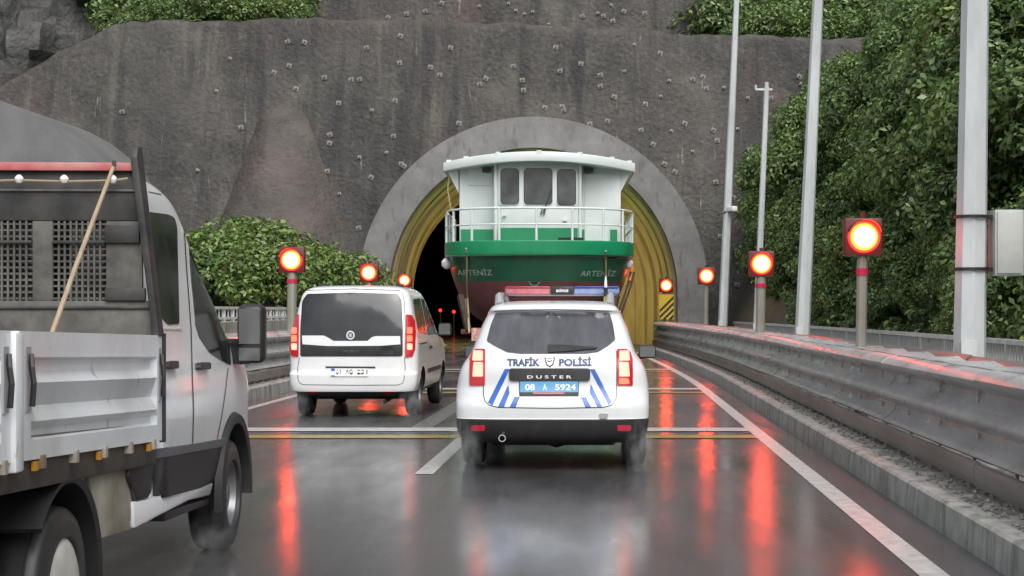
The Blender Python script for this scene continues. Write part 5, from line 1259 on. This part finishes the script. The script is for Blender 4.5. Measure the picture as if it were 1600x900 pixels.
# ------------------------------------------------------------------ boat on a low-loader at the tunnel mouth
MBt = Matrix.Translation((-2.22, 50.2, 0)) @ Matrix.Rotation(0.035, 4, 'Z')
M_gr = mat('bright green hull paint', (0.012, 0.27, 0.115), (0.010, 0.22, 0.095), rough=0.35, coat=0.3, scale=1.5)
M_gd = mat('dark green hull side', (0.006, 0.075, 0.036), (0.010, 0.105, 0.05), rough=0.38, coat=0.3, scale=1.2)  # darker green than the bulwark above it
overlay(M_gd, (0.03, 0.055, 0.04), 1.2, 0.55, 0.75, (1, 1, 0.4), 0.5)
M_ox = mat('red oxide bottom paint', (0.13, 0.042, 0.044), (0.17, 0.065, 0.062), rough=0.5, scale=1.3)
M_bw = mat('white boat paint', (0.72, 0.77, 0.76), (0.64, 0.69, 0.68), rough=0.35, scale=1.2, coat=0.2)
M_bg = mat('wheelhouse glass', (0.035, 0.04, 0.042), (0.10, 0.105, 0.105), rough=0.08, rough2=0.2, scale=1.6, spec=0.6)
bt = thing('boat', 'green and white boat with wheelhouse blocking the tunnel mouth', 'boat', MBt)
hk = [ # z, bow y, stern y, half width, bow depth, n, stern depth, n
 (0.95, 1.9, 11.0, 1.2, 3.0, 2.2, 0.6, 3), (1.05, 1.6, 11.5, 1.9, 3.0, 2.3, 0.6, 3), (1.5, 1.05, 12.0, 2.50, 3.0, 2.4, 0.6, 3), (2.0, 0.78, 12.2, 2.78, 3.0, 2.5, 0.6, 3), (2.46, 0.55, 12.3, 2.95, 3.0, 2.6, 0.6, 3), (2.9, 0.35, 12.3, 3.08, 3.0, 2.6, 0.6, 3), (3.30, 0.16, 12.3, 3.17, 3.0, 2.6, 0.6, 3),
 (3.31, 0.06, 12.3, 3.24, 3.0, 2.6, 0.6, 3), (3.36, 0.03, 12.3, 3.26, 3.0, 2.6, 0.6, 3), (3.78, 0.0, 12.3, 3.26, 3.0, 2.6, 0.6, 3), (3.80, 0.02, 12.28, 3.24, 3.0, 2.6, 0.6, 3), (3.80, 0.12, 12.2, 3.14, 3.0, 2.6, 0.6, 3), (3.58, 0.13, 12.2, 3.13, 3.0, 2.6, 0.6, 3)]
hull = slice_body(hk, 4, 18, 8).mesh('hull', True, 45)
H = Body(hull, MBt); hx = H.pix()
obj('bottom_hull', split_faces(hull, 'bottom_hull', lambda p: p.center.z < 2.46), M_ox, bt)
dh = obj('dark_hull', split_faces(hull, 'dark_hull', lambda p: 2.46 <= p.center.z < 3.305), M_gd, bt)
obj('bulwark', split_faces(hull, 'bulwark', lambda p: p.center.z >= 3.305), M_gr, bt)
def plan(z_in, u, inset=0.0):                                 # point on the deck edge, u in -1..1 from port to starboard
    a = u * math.pi / 2; n = 2.6; w = 3.2 - inset; sx = math.copysign(abs(math.sin(a)) ** (2 / n), a); cy = max(math.cos(a), 0) ** (2 / n)
    return Vector((w * sx, 0.07 + inset + 3.0 * (1 - cy), z_in))
def railpath(z): return [Vector((-3.2, 7.5, z))] + [plan(z, -1 + 2 * i / 48) for i in range(49)] + [Vector((3.2, 7.5, z))]
for z, r_ in ((4.86, 0.038), (4.33, 0.026)): obj('rail', MB().tube(railpath(z), r_, 8), M_bw, bt, smooth=True)
for px in (697, 708.5, 737, 779.5, 837, 894, 942.5, 973, 988):
    best = min((plan(3.8, -1 + 2 * i / 400) for i in range(401)), key=lambda q: abs(VX + F * (MBt @ q).x / (MBt @ q).y - px))
    obj('rail_post', MB().tube([best, best + Vector((0, 0, 1.06))], 0.042, 8), M_bw, bt, smooth=True)
for yy in (4.4, 5.9, 7.4):
    for sg in (-1, 1): obj('rail_post', MB().tube([(sg * 3.2, yy, 3.75), (sg * 3.2, yy, 4.86)], 0.042, 8), M_bw, bt, smooth=True)
# wheelhouse: side wings set back, bay in front
def BPX(px, y):                                              # pixel column -> local x at local depth y
    d = 50.2 + y; return (px - VX) * d / F + 2.22
ZR = 6.52
bobj('wheelhouse', MB().prism([(-2.72, 2.15, 3.5), (2.78, 2.15, 3.5), (2.78, 6.8, 3.5), (-2.72, 6.8, 3.5)], (0, 0, ZR - 3.5)), M_bw, bt, 0.04)
xl, xr = BPX(777, 1.45), BPX(909, 1.45)
bay = bobj('wheelhouse_bay', MB().prism([(xl - 0.1, 2.3, 3.5), (xl, 1.55, 3.5), (xl + 0.35, 1.40, 3.5), (xr - 0.35, 1.40, 3.5), (xr, 1.55, 3.5), (xr + 0.1, 2.3, 3.5)], (0, 0, ZR - 3.5)), M_bw, bt, 0.03)
Rb = F / 51.6
zz = lambda py, y=1.4: CH + (VY - py) * (50.2 + y) / F
def panel(name, px0, px1, py0, py1, y, m, th=0.03, par=bt, r=0.0, rot=0):
    pts = rect(BPX(px0, y), zz(py1, y), BPX(px1, y), zz(py0, y)); pts = roundpoly(pts, r, 5) if r else pts
    return obj(name, MB().prism([(a, y, b) for a, b in pts], (0, th, 0)), m, par)
for (p0, p1, q0, q1) in ((783, 814.5, 262, 321), (819.5, 866.5, 261.5, 321), (871.5, 903.5, 263, 322.5)):
    wf = panel('window', p0, p1, q0, q1, 1.37, M_bw, 0.05, r=0.16)
    panel('pane', p0 + 2, p1 - 2, q0 + 2, q1 - 2, 1.36, M_bg, 0.02, wf, 0.13)
    panel('gasket', p0 + 1.1, p1 - 1.1, q0 + 1.1, q1 - 1.1, 1.364, M_gap, 0.02, wf, 0.15)
panel('lower_band', 781, 905, 356, 377.5, 1.385, M_gr, 0.03)
for p0, p1 in ((724, 774), (911, 923), (957, 968)): panel('lower_band', p0, p1, 358.5, 380, 2.12, M_gr, 0.03)
panel('scupper_box', 873, 912.5, 371, 380, 0.75, M_ink, 0.25)
panel('side_panel', 735, 772, 262, 290, 2.12, M_bw, 0.03)
panel('door', 917, 953, 272, 382, 2.11, M_bw, 0.04)
for p in (777, 909): obj('corner_tube', MB().tube([(BPX(p, 1.5), 1.5, 3.5), (BPX(p, 1.5), 1.5, ZR)], 0.055, 8), M_bw, bt, smooth=True)
obj('wiper', MB().bar((BPX(850, 1.3), 1.31, zz(334)), (BPX(864, 1.3), 1.31, zz(297)), 0.02, 0.03), M_ink, bt)
for k in (847, 852): obj('wiper_arm', MB().bar((BPX(k, 1.3), 1.33, zz(336)), (BPX(k + 3.5, 1.3), 1.33, zz(322)), 0.03, 0.03), M_ink, bt)
for p, q in ((790, 336), (885, 344), (949, 341)): obj('cleat', MB().box((BPX(p, 1.35), 1.34, zz(q)), (0.12, 0.08, 0.07)), M_bw, bt)
# roof slab with a bowed front edge and raised lip
def roofpl(z, w, y0, bow, yb, n=20): return [(w, yb, z)] + [(w * math.cos(math.pi * i / n), y0 + bow * abs(math.cos(math.pi * i / n)) ** 2.2, z) for i in range(n + 1)] + [(-w, yb, z)]
def camber(mb, k=0.24):
    mb.v = [(v[0], v[1], v[2] - k * (abs(v[0]) / 3.2) ** 2) for v in mb.v]; return mb
def roofslab(z, h, w, y0, bow, yb):
    top = []; N = 24
    rows = []
    for j in range(9):
        rows.append([(w * math.sin((-1 + 2 * i / N) * math.pi / 2), (lambda yf_: yf_ + (yb - yf_) * j / 8)(y0 + bow * abs(math.sin((-1 + 2 * i / N) * math.pi / 2)) ** 2.2), z + h) for i in range(N + 1)])
    lo = [[(p[0], p[1], z) for p in r] for r in rows]; mb = MB().grid(rows); mb.grid(lo); n = N + 1; o = 9 * n; fs = []
    for i in range(N): fs += [(i, i + 1, o + i + 1, o + i), (8 * n + i, 8 * n + i + 1, o + 8 * n + i + 1, o + 8 * n + i)]
    for j in range(8): fs += [(j * n, (j + 1) * n, o + (j + 1) * n, o + j * n), (j * n + N, (j + 1) * n + N, o + (j + 1) * n + N, o + j * n + N)]
    mb.f += fs; mb.m += [0] * len(fs); return camber(mb)
bobj('roof', roofslab(6.46, 0.30, 3.26, 0.75, 1.25, 7.3), M_bw, bt, 0.04)
bobj('roof_lip', roofslab(6.74, 0.06, 3.05, 0.95, 1.2, 7.1), M_bw, bt, 0.02)
for i in range(7):
    a = math.pi * (i + 0.5) / 7; x = 3.14 * math.cos(a); y = 0.72 + 1.25 * abs(math.cos(a)) ** 2.2
    obj('roof_drip', MB().box((x, y + 0.06, 6.77 - 0.24 * (x / 3.2) ** 2), (0.16, 0.08, 0.10)), M_bw, bt)
for x, y in ((BPX(764, 2.0), 2.0), (BPX(923, 2.0), 2.0), (BPX(720, 3.2), 3.2), (BPX(975, 3.2), 3.2)):
    obj('flood_lamp', MB().box((x, y, 6.32 - 0.2 * (x / 3.2) ** 2), (0.30, 0.16, 0.14)), M_black, bt)
for sg in (-1, 1):
    # slanted underside panel at the roof edge, and struts
    obj('roof_knee', MB().prism([(sg * 3.15, 2.2, 6.28), (sg * 2.75, 2.2, 5.5), (sg * 2.75, 2.2, 6.35)], (0, 4.2, 0)), M_bw, bt)
    obj('fender', MB().lathe([(-0.2, 0.001), (-0.17, 0.1), (-0.07, 0.18), (0.05, 0.19), (0.14, 0.13), (0.2, 0.05), (0.24, 0.04)], (BPX(703, 2.4) if sg < 0 else BPX(984.5, 2.4), 2.3, zz(412, 2.4)), (0, 0, 1), 18), M_lett, bt, smooth=True)
obj('rope', MB().tube([(-3.05, 2.3, 6.4), (-3.12, 2.2, 5.6), (-3.0, 2.15, 4.9)], 0.02, 6), mat('pale rope', (0.5, 0.42, 0.25), rough=0.8), bt)
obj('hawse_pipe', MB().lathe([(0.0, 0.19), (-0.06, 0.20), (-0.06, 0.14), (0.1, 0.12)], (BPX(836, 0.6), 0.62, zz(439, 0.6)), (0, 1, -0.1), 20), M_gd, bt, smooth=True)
obj('anchor_pocket', MB().lathe([(0, 0.14), (0.001, 0.001)], (BPX(836, 0.6), 0.57, zz(439.5, 0.6)), (0, 1, 0), 20), M_gap, bt)
M_name = mat('faded name lettering', (0.42, 0.50, 0.46), (0.16, 0.26, 0.21), rough=0.5, scale=6)
text_decal('name_lettering', H, hx, 'ARTENİZ', 906, 963, 431.5, 420, M_name, dh, 0.012, 0.01, 0.25, 0.0)
text_decal('name_lettering', H, hx, 'ARTENİZ', 716, 770, 430, 418.5, M_name, dh, 0.012, 0.01, -0.25, 0.0)
line_decal('rub_strake', H, hx, [(697, 399.5), (720, 399), (780, 398.2), (840, 398.5), (900, 399.5), (950, 401.5), (984, 404)], 1.2, mat('pale green edge', (0.25, 0.5, 0.36), rough=0.4), bt, 0.02)
decal('scupper', H, hx, rect(949, 399.5, 963, 403.5), M_ink, bt, 0.03, 8)
# lashings
def strap(name, pts, m, w=0.06, label=None):
    return obj(name, MB().tube(pts, w / 2, 6), m, None)
M_strap = mat('yellow lashing strap', (0.42, 0.40, 0.10), (0.3, 0.28, 0.1), rough=0.7, scale=4); M_tan = mat('tan lashing rope', (0.42, 0.34, 0.2), rough=0.8)
def hp_(px, py, off=0.04):
    h = H.hit(hx, px, py, (845, 430)); return MBt @ (h[0] + h[1] * off)
for label, m, path, low in (('tan lashing rope over the left side of the boat hull', M_tan, [(729.5, 388), (730, 400), (731, 430), (732, 465)], P(733, 520, 50.0)), ('yellow lashing strap over the right side of the boat hull', M_strap, [(945.5, 392), (945.5, 402), (945.5, 430), (944, 455)], P(941, 525, 50.0))):
    t = thing('lashing', label, 'strap', hp_(*path[0])); o0 = hp_(*path[0])
    obj('webbing', MB().tube([hp_(*p) - o0 for p in path] + [low - o0], 0.035, 6), m, t)
    obj('ratchet', MB().bar(hp_(*path[-1], 0.08) - o0, hp_(*path[-1], 0.08) - o0 + Vector((0.02, -0.02, -0.35)), 0.13, 0.06), M_tan, t)
# low-loader under the hull
MTr = Matrix.Translation((-2.22, 49.6, 0)) @ Matrix.Rotation(0.035, 4, 'Z')
tr = thing('low_loader_trailer', 'low-loader trailer with rusty cradle posts under the boat hull', 'trailer', MTr)
M_tr = mat('dull red trailer steel', (0.12, 0.03, 0.025), (0.08, 0.05, 0.04), rough=0.6, scale=3)
M_rust = mat('rusty timber and chain', (0.035, 0.022, 0.016), (0.07, 0.045, 0.03), rough=0.8, scale=5)
bobj('deck', MB().box((0, 7.5, 0.82), (3.0, 14.0, 0.22)), M_tr, tr, 0.02)
bobj('rear_beam', MB().box((0, 0.45, 0.72), (3.2, 0.14, 0.34)), M_tr, tr, 0.02)
for sg in (-1, 1):
    for yy in (1.6, 2.95, 4.3): 
        for xx in (1.3, 0.95): wheel(tr, sg * xx, yy, 0.40, 0.26, sg)
    for k in range(2): obj('tail_lamp', MB().box((sg * (1.3 - k * 0.28), 0.37, 0.66), (0.2, 0.03, 0.12)), M_brake2, tr)
    bobj('outrigger', MB().box((sg * 2.0, 1.2, 0.80), (1.1, 0.22, 0.16)), M_tr, tr, 0.01)
    obj('cradle_post', MB().bar((sg * 2.3, 1.1, 0.8), (sg * 2.62, 1.9, 2.0), 0.18, 0.18), M_rust, tr)
    obj('chain', MB().tube([(sg * 2.2, 0.9, 0.75), (sg * 2.34, 1.2, 1.1), (sg * 2.5, 1.6, 1.6)], 0.05, 6), M_rust, tr)
    obj('timber_block', MB().box((sg * 0.7, 2.2, 1.0), (0.4, 0.5, 0.2)), M_rust, tr)
    obj('timber_block', MB().box((sg * 0.7, 7.5, 1.0), (0.4, 0.5, 0.2)), M_rust, tr)
obj('warning_board', MB().box((-1.95, 0.36, 0.72), (0.42, 0.03, 0.42)), M_brake2 if False else mat('red white board', (0.5, 0.08, 0.05), (0.6, 0.5, 0.45), rough=0.5, scale=9), tr)
# hanging fender line on the right side of the hull
fr = thing('hanging_rope', 'dark ropes and an orange strap hanging down the right side of the hull', 'rope', P(988, 418, 52.6)); o0 = P(988, 418, 52.6)
obj('orange_strap', MB().tube([Vector((0, 0, 0)), P(984, 440, 52.2) - o0], 0.07, 6), mat('orange strap', (0.6, 0.16, 0.03), rough=0.6), fr)
for k in (0, 5): obj('rope', MB().tube([P(986 + k, 425, 52.4) - o0, P(978 + k, 455, 52.0) - o0, P(962 + k, 500, 51.4) - o0], 0.045, 6), M_rust, fr)
# distant red reflector lamps on the tunnel wall
for px, py, d in ((667, 484, 88), (688, 485, 91), (709, 487, 90)):
    q = P(px, py, d); t = thing('tunnel_marker_lamp', 'tiny red marker lamp glowing deep inside the tunnel', 'lamp', (q.x, q.y, q.z), 'red marker lamps inside the tunnel')
    obj('lamp_glass', MB().cyl((0, 0, 0), (0, 1, 0), 0.09, 0.05, 12), M_sigr, t); obj('lamp_post', MB().tube([(0, 0.05, -q.z), (0, 0.05, 0.05)], 0.04, 6), M_post, t)

# ------------------------------------------------------------------ spray thrown up behind the wheels
M_spray = bpy.data.materials.new('wheel spray'); M_spray.use_nodes = True
n_, l_ = M_spray.node_tree.nodes, M_spray.node_tree.links
n_.remove(n_['Principled BSDF']); pv = n_.new('ShaderNodeVolumePrincipled'); pv.inputs['Color'].default_value = (0.9, 0.92, 0.93, 1)
tc = n_.new('ShaderNodeTexCoord'); gr = n_.new('ShaderNodeTexGradient'); gr.gradient_type = 'SPHERICAL'; l_.new(tc.outputs['Object'], gr.inputs['Vector'])
nz_ = n_.new('ShaderNodeTexNoise'); nz_.inputs['Scale'].default_value = 2.6; nz_.inputs['Detail'].default_value = 4; l_.new(tc.outputs['Object'], nz_.inputs['Vector'])
mr = n_.new('ShaderNodeMapRange'); mr.inputs['From Min'].default_value = 0.38; mr.inputs['From Max'].default_value = 0.7; mr.inputs['To Max'].default_value = 3.2; l_.new(nz_.outputs['Fac'], mr.inputs['Value'])
mu = n_.new('ShaderNodeMath'); mu.operation = 'MULTIPLY'; l_.new(gr.outputs['Fac'], mu.inputs[0]); l_.new(mr.outputs[0], mu.inputs[1]); l_.new(mu.outputs[0], pv.inputs['Density'])
l_.new(pv.outputs[0], n_['Material Output'].inputs['Volume'])
sm_ = bpy.data.meshes.new('wheel_spray'); bm_ = bmesh.new(); bmesh.ops.create_icosphere(bm_, subdivisions=2, radius=1.0); bm_.to_mesh(sm_); bm_.free(); sm_.materials.append(M_spray)
for lab, q, s in (('faint spray behind the left rear wheel of the police car', MD @ Vector((-0.80, 0.15, 0.24)), (0.17, 0.42, 0.40)), ('faint spray behind the right rear wheel of the police car', MD @ Vector((0.82, 0.15, 0.22)), (0.16, 0.42, 0.36)),
                  ('faint spray behind the front wheel of the flatbed truck', MT @ Vector((0.95, -0.42, 0.12)), (0.18, 0.4, 0.17)), ('faint spray behind the left rear wheel of the white van', MV @ Vector((-0.78, 0.2, 0.2)), (0.2, 0.45, 0.3)), ('faint spray behind the right rear wheel of the white van', MV @ Vector((0.8, 0.2, 0.2)), (0.2, 0.45, 0.3))):
    o = bpy.data.objects.new('wheel_spray', sm_); COL.objects.link(o); o.location = q; o.scale = s; tag(o, lab, None, None, 'stuff')
